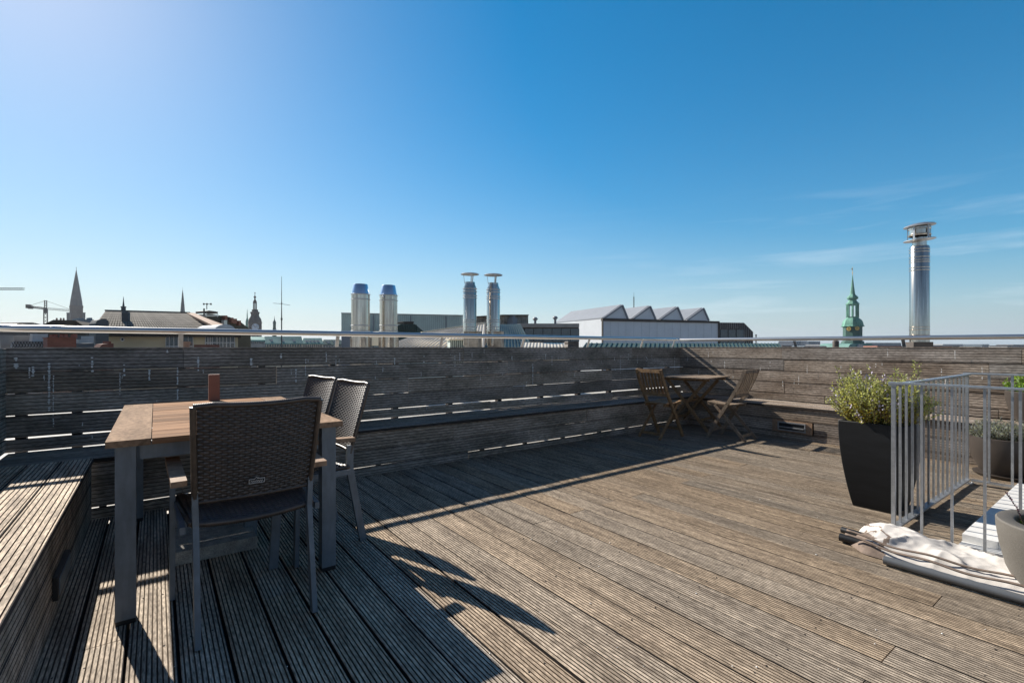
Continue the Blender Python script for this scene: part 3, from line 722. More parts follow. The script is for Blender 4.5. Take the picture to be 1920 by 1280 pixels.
def round_pot(label, loc, prof, m, cat='pot', nm='round_pot'):
    t = thing(nm, label, cat, loc); mb = MB(); mb.lathe(prof, n=48); return t, mb.build('pot', m, t, smooth=40)
t, _ = round_pot('large round grey stone pot cut off by right edge, nearest camera', (3.47, .265, 0), [(.16, 0), (.19, .04), (.225, .12), (.247, .22), (.259, .31), (.26, .345), (.254, .352), (.20, .352), (.19, .345), (.185, .30)], M['greypot'])
mb = MB(); mb.lathe([(.187, .295), (.01, .302)], n=24); mb.build('soil', M['soil'], t)
hp = thing('heather', 'green plant with thin purple sprigs growing in nearest grey pot', 'plant', (3.47, .265, .30))
bush(hp, 60, .12, .07, [M['leafbright'], M['lilac']], .022, .006, .13, .2, 0, 1.5, 21, yellow=False)
mb = MB(); st = MB(); random.seed(5)
for i in range(16):
    a = random.uniform(1.0, 5.2); r = random.uniform(.05, .16); x0, y0 = r*math.cos(a), r*math.sin(a); hh = random.uniform(.12, .19)
    P = [Vector((x0, y0, 0)), Vector((x0*1.2, y0*1.2, hh*.6)), Vector((x0*1.3-.02, y0*1.3+.02, hh))]
    st.tube(P, .0015, 4)
    for k in range(60):
        q = .35+.65*k/60; p = P[0].lerp(P[1], q/.6) if q < .6 else P[1].lerp(P[2], (q-.6)/.4)
        leaf(mb, p, Vector((random.uniform(-1, 1), random.uniform(-1, 1), .8)), .010, .0035, 0, random.uniform(.7, 1.4))
mb.build('sprigs', M['purple'], hp, fix=False); st.build('stems', M['stem'], hp, fix=False)
t, _ = round_pot('large round taupe pot in its saucer behind the steel railing', (6.36, .88, 0), [(.17, .025), (.20, .06), (.25, .16), (.272, .27), (.276, .345), (.276, .36), (.262, .365), (.25, .355), (.245, .31)], M['taupe'])
mb = MB(); mb.lathe([(.21, .0), (.235, .012), (.245, .03), (.235, .032), (.20, .024)], n=40); mb.build('saucer', M['taupe'], t, smooth=40)
mb = MB(); mb.lathe([(.246, .305), (.01, .312)], n=24); mb.build('soil', M['soil'], t)
lv = thing('lavender', 'silvery grey lavender cushion in the round taupe pot', 'plant', (6.36, .88, .31))
bush(lv, 330, .16, .21, [M['leafsilver'], M['lilac']], .028, .0035, .17, .5, 0, 1.5, 31, yellow=False)
t, _ = round_pot('brown round pot standing on the bench by the right wall', (7.05, .77, .427), [(.12, 0), (.155, .04), (.205, .14), (.228, .24), (.232, .32), (.22, .33), (.205, .32), (.20, .28)], M['taupe'])
mb = MB(); mb.lathe([(.201, .275), (.01, .282)], n=24); mb.build('soil', M['soil'], t)
ps = thing('herb_plant', 'bright green leafy herb in the brown pot on the bench', 'plant', (7.05, .77, .705))
bush(ps, 110, .16, .22, [M['leafbright'], M['lilac']], .032, .009, .14, .3, 0, .8, 41, yellow=False)
random.seed(77)
#BACKGROUND
# ------------------------------------------------------------------ the city beyond
def psc(px, d): return d/F/math.sqrt(1+((px-960)/F)**2)      # metres per pixel across the line of sight
def zz(py, d): return H+(650-py)/F*d
def axis(px, d): p = at(px, 650, d); return Vector((p.x, p.y, 0))
class Plane:
    def __init__(s, pa, da, pb, db):
        s.A = axis(pa, da); s.B = axis(pb, db); s.dir = (s.B-s.A).normalized()
        s.n = Vector((-s.dir.y, s.dir.x, 0))
        if s.n.dot(s.A) < 0: s.n = -s.n
        s.rot = math.atan2(s.dir.y, s.dir.x)
    def pt(s, px, py, off=0):
        d = ray(px, py); A = s.A+s.n*off
        t = (A.dot(s.n))/(d.x*s.n.x+d.y*s.n.y)
        return Vector((0, 0, H))+d*t
    def face(s, mb, pts, thick, off=0, mi=0, tone=1.0):
        mb.extr([s.pt(a, b, off) for a, b in pts], s.n*thick, mi, tone)
    def rect(s, mb, x0, x1, y0, y1, thick, off=0, mi=0, tone=1.0): s.face(mb, [(x0, y0), (x1, y0), (x1, y1), (x0, y1)], thick, off, mi, tone)
def ribbed(mb, q, thick=.25, n=0, rw=.05, rh=.05, mi=1, tone=1.0):
    """sloped roof sheet through four (px,py,depth) corners bl, br, tr, tl with standing seams from eave to ridge"""
    P = [at(*c) if not isinstance(c, Vector) else c for c in q]
    mb.extr(P, (0, 0, -thick), 0, tone)
    nrm = (P[1]-P[0]).cross(P[3]-P[0]).normalized()
    if nrm.z < 0: nrm = -nrm
    for i in range(n+1 if n else 0):
        t = i/n; a = P[0].lerp(P[1], t); b = P[3].lerp(P[2], t)
        mb.bar(a+nrm*(rh/2+.003), b+nrm*(rh/2+.003), rw, rh, nrm, mi, random.uniform(.85, 1.1))
def plath(mb, px, d, prof, n=8, phase=0, mi=0, tone=1.0):
    """lathe whose profile is given in picture pixels (half width, y) at distance d"""
    s = psc(px, d); c = axis(px, d)
    mb.lathe([(max(.001, r*s), zz(y, d)) for r, y in prof], (c.x, c.y, 0), n, mi, tone, phase)
def gmat(n, c, r=.8, v=.2, sc=(1, 1, 1), m=0, **k): M[n] = mat(n, c, r, m, v, sc, **k)
gmat('clay tile roof', (.07, .062, .052), .9, sc=(1.2, 1.2, 1.2), spec=.1); gmat('tile rib', (.26, .235, .20), .9, spec=.1); gmat('ridge tile', (.42, .27, .18), sc=(3, 3, 3))
gmat('yellow render', (.60, .53, .36), v=.08); gmat('cream stone', (.52, .45, .33)); gmat('white frame', (.72, .74, .74)); gmat('cream metal', (.9, .79, .60), .4, .06, m=.1); gmat('green metal', (.075, .115, .10), .65, .4, spec=.2); gmat('panel joint', (.6, .62, .64))
gmat('cream seam', (.22, .19, .15), .5); gmat('dark green metal', (.045, .085, .075), .5, .2); gmat('dark green seam', (.03, .05, .045), .5)
gmat('grey green sheet', (.70, .80, .74), .6, .1); gmat('brown cladding', (.10, .082, .07), .7); gmat('white cladding', (.78, .80, .82), .5, .05)
gmat('grey zinc', (.27, .285, .31), .5, .1); gmat('copper green', (.15, .36, .27), .65, .5, (.9, .9, .5)); gmat('dark copper', (.05, .12, .10), .7, .3)
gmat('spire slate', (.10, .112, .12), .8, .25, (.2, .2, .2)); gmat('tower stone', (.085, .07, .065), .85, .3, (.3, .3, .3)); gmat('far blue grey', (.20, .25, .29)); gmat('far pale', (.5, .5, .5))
gmat('gold', (.62, .42, .12), .45, .1, m=.4); gmat('clock face', (.62, .68, .76), .5, .05); gmat('brick', (.21, .085, .06), .85, .3, (3, 3, 12)); gmat('crane', (.07, .07, .065), .7)
gmat('mottled plaster', (.42, .37, .30), .85, .2, (3, 3, 3), col2=(.13, .11, .09)); gmat('concrete', (.33, .31, .29), .85); gmat('red roof', (.30, .12, .085)); gmat('teal roof', (.16, .33, .29), .7, .3, (.1, .1, .1))
gmat('hazy wood', (.10, .125, .125), .95, .3, (.02, .02, .05)); gmat('city ground', (.16, .15, .14), .95, .3, (.02, .02, .02)); gmat('bare twig', (.13, .105, .08))
M['window glass'] = mat('window glass', (.05, .07, .085), .08, 0, .15, spec=.8)
M['shade cloth'] = None
M['opal glass'] = mat('pale canopy glass', (.52, .58, .60), .2, 0, .1)
BOT = -14
def low(pts, d=None): return pts
def thingbg(name, label, cat, group=None, px=960, d=50): return thing(name, label, cat, axis(px, d)+Vector((0, 0, BOT)), 0, group)
def part(mb, name, m, parent, smooth=False, fix=True):
    o = mb.build(name, m, parent, smooth, fix); 
    if parent: o.location = -parent.location if parent.parent is None else Vector((0, 0, 0))
    return o
# ground
mb = MB(); mb.bx(-4000, 4500, -2000, 6000, -16, -15); tag(mb.build('ground', M['city ground']), kind='structure')

# --- yellow building with tiled roof
Y = thingbg('apartment_house', 'pale yellow rendered house with long dark tiled roof, left', 'house', None, 300, 30)
P = Plane(170, 29, 445, 33)
mb = MB(); P.face(mb, [(176, 616), (446, 616), (446, 1010), (176, 1010)], 9); part(mb, 'wall', M['yellow render'], Y)
for y in (628, 636, 644):
    pass
mb = MB(); er, tr_ = at(172, 621, 28.6), at(452, 624, 32.6); rl, rr = at(200, 584, 33.5), at(357, 588, 36.5)
ribbed(mb, [er, tr_, rr, rl], .3, 52, .10, .06, 1)
for q in range(1, 9):
    a = er.lerp(rl, q/9); b = tr_.lerp(rr, q/9); mb.bar(a+Vector((0, -.05, .05)), b+Vector((0, -.05, .05)), .03, .03, (0, 0, 1), 1, .7)
bk1, bk2 = rl+P.n*6+Vector((0, 0, -3)), rr+P.n*6+Vector((0, 0, -3))
mb.extr([rl, rr, bk2, bk1], (0, 0, -.3)); mb.extr([er, rl, er+P.n*9], (0, 0, -.3)); mb.extr([tr_, rr, tr_+P.n*9], (0, 0, -.3))
rf = part(mb, 'roof', [M['clay tile roof'], M['tile rib']], Y)
mb = MB(); mb.bar(rl, rr, .22, .14); mb.bar(rr, tr_.lerp(rr, .05), .24, .16, mi=1); 
for k in range(40): p = rl.lerp(rr, k/40); mb.box(p+Vector((0, 0, .08)), (.2, .2, .08))
mb.build('ridge', [M['clay tile roof'], M['ridge tile']], rf)
mb = MB(); e2 = at(410, 613, 31.5); mb.bar(rr, e2, .55, .14); mb.build('hip_ridge', M['ridge tile'], rf)
mb = MB(); plath(mb, 236, 31.6, [(9, 585), (9.5, 618)], 4, .5); plath(mb, 231.5, 31.6, [(4.6, 583.5), (4.6, 576), (5.6, 576), (5.6, 574.5), (2.3, 574), (1.2, 566), (.3, 556)], 8); mb.build('turret', M['spire slate'], rf)  # dark box below the turret fills the dark band down the roof
# arched window with frame
w = MB(); P.face(w, [(311, 652), (311, 636), (313, 631), (318, 628), (356, 628), (361, 631), (362, 636), (362, 652)], .05, -.03); win = part(w, 'window', M['window glass'], Y)
w = MB()
for x in (311, 317.5, 326, 334, 343, 353, 362): P.rect(w, x-.6, x+.6, 628, 652, .06, -.1)
P.rect(w, 310.5, 362.5, 626.6, 628.2, .06, -.1); P.rect(w, 310.5, 362.5, 648.6, 649.8, .07, -.105); o = w.build('frame', M['white frame'], win)
w = MB(); P.rect(w, 385, 440, 628, 652, .05, -.03); win = part(w, 'window', M['window glass'], Y)
w = MB()
for x in (385, 390, 394, 398, 407, 412, 418, 425, 432, 440): P.rect(w, x-.7, x+.7, 627, 652, .06, -.1)
P.rect(w, 385, 440, 641.5, 642.8, .06, -.11); w.build('frame', M['white frame'], win)
w = MB(); c = P.pt(229.5, 636, -.03); 
w.extr([P.pt(229.5+4*math.cos(a*.524), 636+4*math.sin(a*.524), -.04) for a in range(12)], P.n*.03); win = part(w, 'window', M['white frame'], Y)
w = MB(); P.rect(w, 227.6, 231.4, 634, 638, .03, -.06); w.build('pane', M['window glass'], win)
# barrel canopy
mb = MB(); B = Plane(402, 28.5, 442, 28.8)
arc = [(402+20*(1-math.cos(math.pi*k/14)), 623-15*math.sin(math.pi*k/14)**.8) for k in range(15)]
E_ = at(366, 622, 30.2)-at(402, 623, 28.5); E_.z = 0
mb.extr([B.pt(a, b) for a, b in arc], E_); part(mb, 'barrel_roof', M['white frame'], Y)
mb = MB(); mb.extr([B.pt(422+(a-422)*.93, 623-(623-b)*.9, -.05) for a, b in arc], B.n*.04); part(mb, 'barrel_window', M['opal glass'], Y)
mb = MB(); Q = Plane(364, 26, 411, 26.5); Q.rect(mb, 364, 411, 646, 1000, .3); tag(mb.build('brick_parapet', M['brick']), 'low red brick parapet in front of yellow house windows', 'parapet')
mb = MB(); plath(mb, 349, 27, [(7, 1000), (7, 649), (9, 641), (9.5, 640), (8, 640)], 16); tag(mb.build('plant_tub', M['ridge tile']), 'round clay tub on the yellow house terrace', 'tub')
# dark roof behind with chimneys
D = thingbg('apartment_house', 'brown roofed house sloping down behind the barrel canopy', 'house', None, 420, 45)
mb = MB(); P2 = Plane(380, 44, 470, 50); P2.face(mb, [(378, 590), (398, 589), (430, 594), (452, 604), (470, 618), (474, 1000), (378, 1000)], 8); part(mb, 'wall', M['clay tile roof'], D)
mb = MB()
for x, w_, y0 in ((424, 2.5, 594.5), (436, 2, 598.5), (441, 3.5, 600.5), (450, 2, 604)): P2.rect(mb, x-w_, x+w_, y0-3.2, y0+6, .8, -.3)
part(mb, 'chimney', M['brick'], D)
mb = MB(); P2.rect(mb, 420, 426, 600, 612, .3, -.35); part(mb, 'dormer', M['far pale'], D)
tm = thingbg('roof_canopy', 'dark curved sunshade on thin legs standing on the brown roof', 'canopy', None, 396, 42)
mb = MB(); P3 = Plane(385, 42, 410, 43); P3.face(mb, [(385, 583), (392, 582), (400, 583), (409, 584.5), (408, 588), (398, 586), (385, 587)], 1.5); part(mb, 'shade', M['brown cladding'], tm)
mb = MB(); 
for x in (387, 408): P3.rect(mb, x-.4, x+.4, 587, 594, .05)
P3.rect(mb, 385, 410, 591, 592.6, .8); part(mb, 'frame', M['white frame'], tm)
an = thingbg('wind_gauge', 'small wind gauge with spread arms on a short post', 'wind gauge', None, 386, 40)
mb = MB(); P4 = Plane(380, 40, 400, 40); P4.rect(mb, 381, 383, 578, 592, .08); P4.rect(mb, 387, 388, 569, 580, .04); P4.face(mb, [(381.5, 569), (395, 569.6), (395, 570.4), (381.5, 569.8)], .05, -.05)
for x in (381.5, 395, 387.5): P4.rect(mb, x-1, x+1, 568.2, 571.5, .08, -.1)
part(mb, 'post', M['crane'], an)

# --- left foreground roofs, chimney with pots, bare tree
b = thingbg('brick_chimney', 'wide red brick chimney with clay pots behind the left rail', 'chimney', None, 116, 17)
P5 = Plane(88, 17, 144, 17.6); mb = MB(); P5.rect(mb, 89, 143, 633.5, 900, 1.1); P5.rect(mb, 87.5, 144.5, 632, 633.6, 1.2, -.05); part(mb, 'stack', M['brick'], b)
for x in (97, 104, 116, 123, 137, 141):
    mb = MB(); c = P5.pt(x, 632, .4); h = random.uniform(.07, .12); mb.lathe([(.07, -.02), (.055, h*.8), (.075, h)], c, 10); part(mb, 'pot', M['red roof'], b)
b = thingbg('roof_house', 'hipped brown roof in front of the tall grey spire', 'house', None, 120, 60)
P6 = Plane(75, 60, 156, 62); mb = MB(); P6.face(mb, [(70, 613), (100, 599.5), (141, 600.5), (160, 613), (160, 1000), (70, 1000)], 8); part(mb, 'wall', M['clay tile roof'], b)
mb = MB()
for x in (105.5, 113, 118.5): P6.rect(mb, x-.8, x+.8, 596, 601, .4, 1)
part(mb, 'chimney', M['brick'], b)
b = thingbg('office_block', 'flat pale block with roof plant between tall spire and tiled roof', 'building', None, 165, 90)
P7 = Plane(146, 90, 180, 92); mb = MB(); P7.rect(mb, 147, 158, 596, 1000, 6); P7.rect(mb, 158, 176, 599, 1000, 5, .6); P7.rect(mb, 166, 173, 595.5, 599, 2, 1.5); part(mb, 'wall', M['far blue grey'], b)
mb = MB(); P7.face(mb, [(168, 612), (170, 606), (180, 604), (182, 612)], 2, -1); part(mb, 'gable', M['red roof'], b)
b = thingbg('slate_house', 'slate clad corner with curved parapet left of the tiled roof', 'house', None, 188, 27)
P8 = Plane(178, 27, 205, 27.5); mb = MB(); P8.face(mb, [(179, 606), (183, 600), (190, 598), (199, 598), (204, 602), (204, 1000), (179, 1000)], 1.4); part(mb, 'wall', M['spire slate'], b)
b = thingbg('roof_house', 'long low hazy roofline at the far left edge', 'house', None, 50, 130)
P9 = Plane(-60, 120, 78, 135); mb = MB(); P9.face(mb, [(-60, 607), (30, 607.5), (36, 604.5), (62, 604.5), (76, 608), (78, 1000), (-60, 1000)], 9); part(mb, 'wall', M['tower stone'], b)
b = thingbg('slate_house', 'low slate roofs with white panels behind the left rail', 'house', None, 50, 22)
P10 = Plane(-40, 20, 176, 24); mb = MB(); P10.face(mb, [(-40, 627), (24, 628), (28, 640), (60, 640), (60, 628), (90, 628), (90, 900), (-40, 900)], 3); part(mb, 'wall', M['concrete'], b)
mb = MB(); P10.face(mb, [(24, 653), (27, 641), (87, 640), (87, 653)], .2, -.4); P10.face(mb, [(60, 640), (62, 626), (90, 626), (90, 640)], .2, -.3); part(mb, 'roof', M['far pale'], b)
mb = MB(); P10.face(mb, [(145, 653), (145, 644), (176, 643), (176, 653)], 1, -.5); P10.rect(mb, 148, 176, 630, 643, .6, .3, 1); P10.rect(mb, 145, 152, 628.5, 636, .4, -.1); part(mb, 'annex', [M['spire slate'], M['far pale']], b)
mb = MB()
for i in range(11): 
    x = 28+i*5.6; P10.face(mb, [(x, 641), (x+.8, 641), (x-5, 653), (x-5.8, 653)], .03, -.44); P10.face(mb, [(x-6, 641), (x-5.2, 641), (x+.6, 653), (x-.2, 653)], .03, -.47)
P10.rect(mb, 25, 88, 640, 641, .03, -.5); part(mb, 'lattice', M['crane'], b)
def twig(mb, p, d, L, r, n):
    q = p+d*L; mb.tube([p, q], [r, r*.7], 4)
    if n:
        for _ in range(3):
            dd = (d+Vector((random.uniform(-.7, .7), random.uniform(-.7, .7), random.uniform(-.2, .6)))).normalized(); twig(mb, p+d*L*random.uniform(.5, 1), dd, L*.66, r*.6, n-1)
for nm_, px, d, h, lab in (('bare_tree', 12, 15.5, 1.6, 'leafless tree crown with fine twigs at the left edge'), ('bare_tree', 158, 15, .9, 'small leafless shrub right of the brick chimney')):
    t = thingbg(nm_, lab, 'tree', None, px, d); c = axis(px, d)
    mb = MB(); random.seed(px); z0 = zz(655, d)-h*.9; twig(mb, Vector((c.x, c.y, z0)), Vector((0, 0, 1)), h*.36, .035, 5); part(mb, 'crown', M['bare twig'], t)
    mb = MB(); mb.tube([(c.x, c.y, BOT), (c.x, c.y, z0+.02)], [.2, .04], 6); part(mb, 'trunk', M['bare twig'], t)
b = thingbg('brick_chimney', 'small stepped brick chimney against the yellow wall', 'chimney', None, 203, 20)
P11 = Plane(190, 20, 214, 20.4); mb = MB(); P11.face(mb, [(187, 651), (192, 645), (204, 644), (204, 639.5), (208.5, 639.5), (208.5, 643.5), (213, 644), (213, 900), (187, 900)], .5); part(mb, 'stack', M['brick'], b)

# --- cranes
def lattice(mb, a, b, w, n, up=(0, 0, 1), r=.12):
    a, b = Vector(a), Vector(b); x = (b-a).normalized(); y = Vector(up).cross(x).normalized() if abs(x.z) < .9 else Vector((1, 0, 0)); z = x.cross(y)
    cs = [y*w/2+z*w/2, -y*w/2+z*w/2, -y*w/2-z*w/2, y*w/2-z*w/2]
    for c in cs: mb.bar(a+c, b+c, r*1.3, r*1.3, z)
    for i in range(n):
        p, q = a.lerp(b, i/n), a.lerp(b, (i+1)/n)
        for k in range(4): mb.bar(p+cs[k], q+cs[(k+1) % 4], r*.8, r*.8, (z+y))
K = thingbg('tower_crane', 'distant tower crane with tilted jib beside the tall grey spire', 'crane', None, 85.5, 400)
d = 400; c = axis(85.5, d); mb = MB(); lattice(mb, (c.x, c.y, BOT), (c.x, c.y, zz(579, d)), 2.2, 16, r=.3); part(mb, 'mast', M['crane'], K)
jr = Vector((RX[0], RX[1], 0))
def kp(px, py): return at(px, py, d)
mb = MB(); lattice(mb, kp(52, 574.5), kp(86, 578.5), 1.3, 9, r=.42); lattice(mb, kp(86, 578.3), kp(131, 582), 1.4, 16, r=.16); part(mb, 'jib', M['crane'], K)
mb = MB(); lattice(mb, kp(85.6, 579), kp(85.6, 563), 1.4, 5, r=.25); part(mb, 'tower_head', M['crane'], K)
mb = MB(); mb.bar(kp(85.6, 563.5), kp(57, 572.5), .2, .2); mb.bar(kp(85.6, 563.5), kp(131, 579.5), .2, .2); part(mb, 'cable', M['crane'], K)
mb = MB(); mb.box(kp(53.5, 574.3), (3.2, 3, 3)); mb.box(kp(57.5, 576), (3, 2, 2.6)); mb.box(kp(85.6, 583), (2.6, 2.6, 3.6)); part(mb, 'counterweight', M['crane'], K)
K = thingbg('tower_crane', 'crane jib entering from the left edge above the rooftops', 'crane', None, -70, 300)
d = 300; c = axis(-70, d); mb = MB(); lattice(mb, (c.x, c.y, BOT), (c.x, c.y, zz(537, d)), 1.6, 30, r=.2); part(mb, 'mast', M['crane'], K)
mb = MB(); lattice(mb, kp(-110, 541.5), kp(45, 541.5), 1.1, 36, r=.15); part(mb, 'jib', M['crane'], K)

# --- church and town hall towers
def tower(name, label, cat, px, d, prof, m, n=8, ph=0, group=None, extra=None, nm='spire'):
    t = thingbg(name, label, cat, group, px, d); mb = MB(); plath(mb, px, d, prof, n, ph); part(mb, nm, m, t)
    if extra: extra(t)
    return t
def ex(t):
    for x in (127.8, 157.2):
        mb = MB(); plath(mb, x, 600, [(3.4, 1000), (3.4, 587), (4, 587), (4, 585.8)], 4, .6); part(mb, 'turret', M['spire slate'], t)
    mb = MB(); plath(mb, 143, 600, [(.5, 507), (.25, 501), (.2, 500.5)], 6); plath(mb, 143, 600, [(.1, 503), (1.1, 502.2), (.1, 501.4)], 6); part(mb, 'weathervane', M['crane'], t)
    mb = MB(); plath(mb, 143, 600, [(16.4, 1000), (16.4, 577), (17.2, 577), (17.2, 573.5), (16.4, 573)], 4, math.pi/4+.2)
    part(mb, 'belfry', M['tower stone'], t)
tower('church_tower', 'tall grey church spire on square tower at the far left', 'church', 143, 600, [(12.6, 574.5), (11.4, 565), (6, 535), (.5, 506)], M['spire slate'], 8, .2, None, ex)
tower('church_tower', 'thin slate needle spire rising behind the tiled roof', 'church', 342.5, 500, [(5, 1000), (4.8, 589), (3.2, 570), (.9, 548), (.3, 546), (.9, 545), (.2, 544), (.15, 538)], M['spire slate'])
def ex(t):
    d = 420; Pc = Plane(470, d-6.0, 487, d-6.0)
    mb = MB(); mb.extr([Pc.pt(478.3+6.6*math.cos(a*.2618), 613+6.6*math.sin(a*.2618)) for a in range(24)], Pc.n*.5); ck = part(mb, 'clock', M['clock face'], t)
    mb = MB()
    for a in range(12): an_ = a*math.pi/6; mb.bar(Pc.pt(478.3+4.8*math.cos(an_), 613+4.8*math.sin(an_), -.1), Pc.pt(478.3+6.2*math.cos(an_), 613+6.2*math.sin(an_), -.1), .25, .2)
    mb.bar(Pc.pt(478.3, 613, -.2), Pc.pt(481.8, 611.5, -.2), .35, .2); mb.bar(Pc.pt(478.3, 613, -.2), Pc.pt(475, 609.6, -.2), .3, .2); mb.build('clock_hands', M['tower stone'], ck)
    mb = MB(); 
    for a in range(6):
        an_ = a*math.pi/3+.3; s = psc(478, d); c = axis(478, d); mb.tube([(c.x+3.1*s*math.cos(an_), c.y+3.1*s*math.sin(an_), zz(580, d)), (c.x+3.1*s*math.cos(an_), c.y+3.1*s*math.sin(an_), zz(567.5, d))], .36, 6)
    part(mb, 'lantern_columns', M['tower stone'], t)
    mb = MB(); plath(mb, 478, d, [(3.6, 568.5), (3.7, 566), (3.2, 564.5), (1.6, 562), (1.2, 560), (1.4, 558.5), (2.6, 557.5), (2.4, 556), (.9, 555), (.5, 552), (.4, 550.5), (1.1, 549.8), (1.1, 548.6), (.2, 548)], 8); part(mb, 'lantern_cap', M['tower stone'], t)
tower('town_hall_tower', 'dark baroque town hall tower with white clock face', 'tower', 478, 420, [(13.6, 1000), (13.4, 606), (14.2, 604.5), (13.2, 603), (12.4, 598.5), (9.6, 594.5), (8, 591.5), (8.4, 588), (9.4, 586.5), (9.4, 585), (6.4, 584.2), (6, 581.6), (6.6, 580.6), (4.2, 580), (2.2, 579.6)], M['tower stone'], 8, .35, None, ex, 'shaft')
tower('church_tower', 'slim pale green spire just left of the dark clock tower', 'church', 463.5, 520, [(3.2, 1000), (3.1, 602), (2.5, 600.5), (1.2, 596), (.5, 584), (.2, 579)], M['copper green'])
tower('church_tower', 'small green cupola tower left of the thin antenna mast', 'church', 514.6, 480, [(4.4, 1000), (4.1, 622), (3.6, 617), (2.9, 615), (2.9, 606), (3.3, 605.5), (2.6, 602.5), (1, 600), (.4, 596), (.15, 592)], M['dark copper'])
A_ = thingbg('antenna_mast', 'thin radio antenna mast with a crossbar on the roofs', 'antenna', None, 528, 22)
d = 22; c = axis(528, d); mb = MB(); mb.tube([(c.x, c.y, BOT), (c.x, c.y, zz(598, d)), (c.x, c.y, zz(570, d)), (c.x, c.y, zz(518, d))], [.035, .024, .016, .007], 6); mb.box((c.x, c.y, zz(598, d)), (.07, .07, .09)); mb.box((c.x, c.y, zz(569, d)), (.05, .05, .05)); part(mb, 'mast', M['crane'], A_)
mb = MB(); mb.tube([at(512, 568.3, 21.6), at(527.9, 569.6, 22), at(544, 572, 22.4)], .009, 5); part(mb, 'crossbar', M['grey zinc'], A_)

# --- green roofed street and cream block
b = thingbg('cream_block', 'cream stone block with tall windows right of the yellow house', 'building', None, 458, 70)
P12 = Plane(444, 70, 470, 74); mb = MB(); P12.rect(mb, 445, 469, 629.5, 1000, 5); P12.rect(mb, 443.5, 470.5, 628.2, 629.6, 5.5, -.2); part(mb, 'wall', M['cream stone'], b)
for x in (449.5, 455.5, 461.5, 466.5):
    mb = MB(); P12.rect(mb, x-1.2, x+1.2, 633.5, 645, .1, -.06); part(mb, 'window', M['window glass'], b)
def street(lab, x0, x1, d0, d1, ytop, yeave, roofm, nwin, wallm='cream stone', dorm=0):
    b = thingbg('city_building', lab, 'building', None, (x0+x1)/2, d0); Pn = Plane(x0, d0, x1, d1)
    mb = MB(); Pn.rect(mb, x0, x1, yeave, 1000, 9); part(mb, 'wall', M[wallm], b)
    mb = MB(); bl, br = Pn.pt(x0-.5, yeave, -.3), Pn.pt(x1+.5, yeave, -.3); tl, tr2 = Pn.pt(x0+3, ytop, 4), Pn.pt(x1-3, ytop, 4)
    mb.extr([bl, br, tr2, tl], (0, 0, -.4)); mb.extr([bl, tl, bl+Pn.n*9], (0, 0, -.4)); mb.extr([br, tr2, br+Pn.n*9], (0, 0, -.4)); rf = part(mb, 'roof', M[roofm], b)
    for k in range(dorm):
        x = lerp(x0+6, x1-6, (k+.5)/dorm); yy = (ytop+yeave)/2; mb = MB(); Pn.rect(mb, x-2.4, x+2.4, yy-1.2, yy+3, 3, .7); mb.build('dormer', M['far pale'], rf)
    for k in range(nwin):
        x = lerp(x0+2, x1-2, (k+.5)/nwin); w_ = (x1-x0)/nwin*.26; mb = MB(); Pn.rect(mb, x-w_, x+w_, yeave+2.2, yeave+7, .1, -.08); part(mb, 'window', M['window glass'], b)
    return b
street('grey stone facade with small windows beside the cream block', 469, 497, 130, 135, 631, 637, 'teal roof', 7, 'concrete', 0)
street('green copper roofed block behind the thin antenna mast', 493, 568, 160, 170, 630.5, 643, 'teal roof', 15, 'cream stone', 3)
street('darker green roofed block right of antenna mast', 566, 606, 190, 196, 633.5, 643.5, 'teal roof', 9, 'cream stone', 4)
street('low blue green roofs at the left of steel flues', 604, 642, 220, 230, 636.5, 645, 'dark copper', 7, 'concrete', 2)

# --- corrugated hall
b = thingbg('industrial_hall', 'grey-green corrugated metal hall behind the four steel flues', 'building', None, 750, 46)
P13 = Plane(640, 44, 868, 46.2); mb = MB(); P13.face(mb, [(640, 587), (868, 591.5), (868, 1000), (640, 1000)], 14)
for k in range(62): x = 641.5+k*3.65; P13.rect(mb, x-.5, x+.5, 588.5+k*.07, 700, .09, -.09, 0, .8)
part(mb, 'wall', M['grey green sheet'], b)
mb = MB(); P13.face(mb, [(639.5, 586), (868.5, 590.4), (868.5, 591.6), (639.5, 587.4)], 14.2, -.12)
for x in (783, 852): P13.rect(mb, x-6, x+7, 586.8+(x-640)*.019, 590, 1.5, 1)
part(mb, 'roof_edge', M['grey zinc'], b)
mb = MB()
for x in (700, 770, 836): P13.rect(mb, x-.8, x+.8, 589+(x-640)*.019, 700, .15, -.18)
part(mb, 'downpipe', M['grey zinc'], b)
b = thingbg('metal_shed', 'pale blue-grey metal box at the left foot of hall', 'building', None, 655, 40)
mb = MB(); P14 = Plane(640, 40, 700, 40.5); P14.rect(mb, 640, 690, 621.5, 1000, 3); part(mb, 'wall', M['grey zinc'], b)
mb = MB(); P14.rect(mb, 639.5, 690.5, 620, 621.6, 3.2, -.1); part(mb, 'roof', M['white frame'], b)

# --- standing seam roofs
b = thingbg('metal_roof_house', 'sunlit cream standing-seam metal roof between the steel flues', 'roof', None, 820, 20)
mb = MB(); ribbed(mb, [(690, 662, 16.5), (905, 662, 15.5), (909, 606.5, 26), (790, 624.5, 24.5)], .12, 24, .075, .018, 1); part(mb, 'seam_roof', [M['cream metal'], M['cream seam']], b)
mb = MB(); P15 = Plane(697, 18.6, 712, 19); P15.face(mb, [(697, 648), (697, 629), (711, 621.5), (713, 621.5), (713, 648)], .3); part(mb, 'gable', M['cream metal'], b)
mb = MB(); mb.bar(at(790, 623.8, 24.5), at(909, 605.8, 26), .25, .1); part(mb, 'ridge_cap', M['cream metal'], b)
b = thingbg('roof_hut', 'small dark green metal hut with vent box beside second flue', 'hut', None, 768, 27)
mb = MB(); P16 = Plane(745, 27, 797, 28); P16.face(mb, [(744, 640), (746, 609), (752, 607.5), (778, 607.5), (799, 625), (799, 640)], 2)
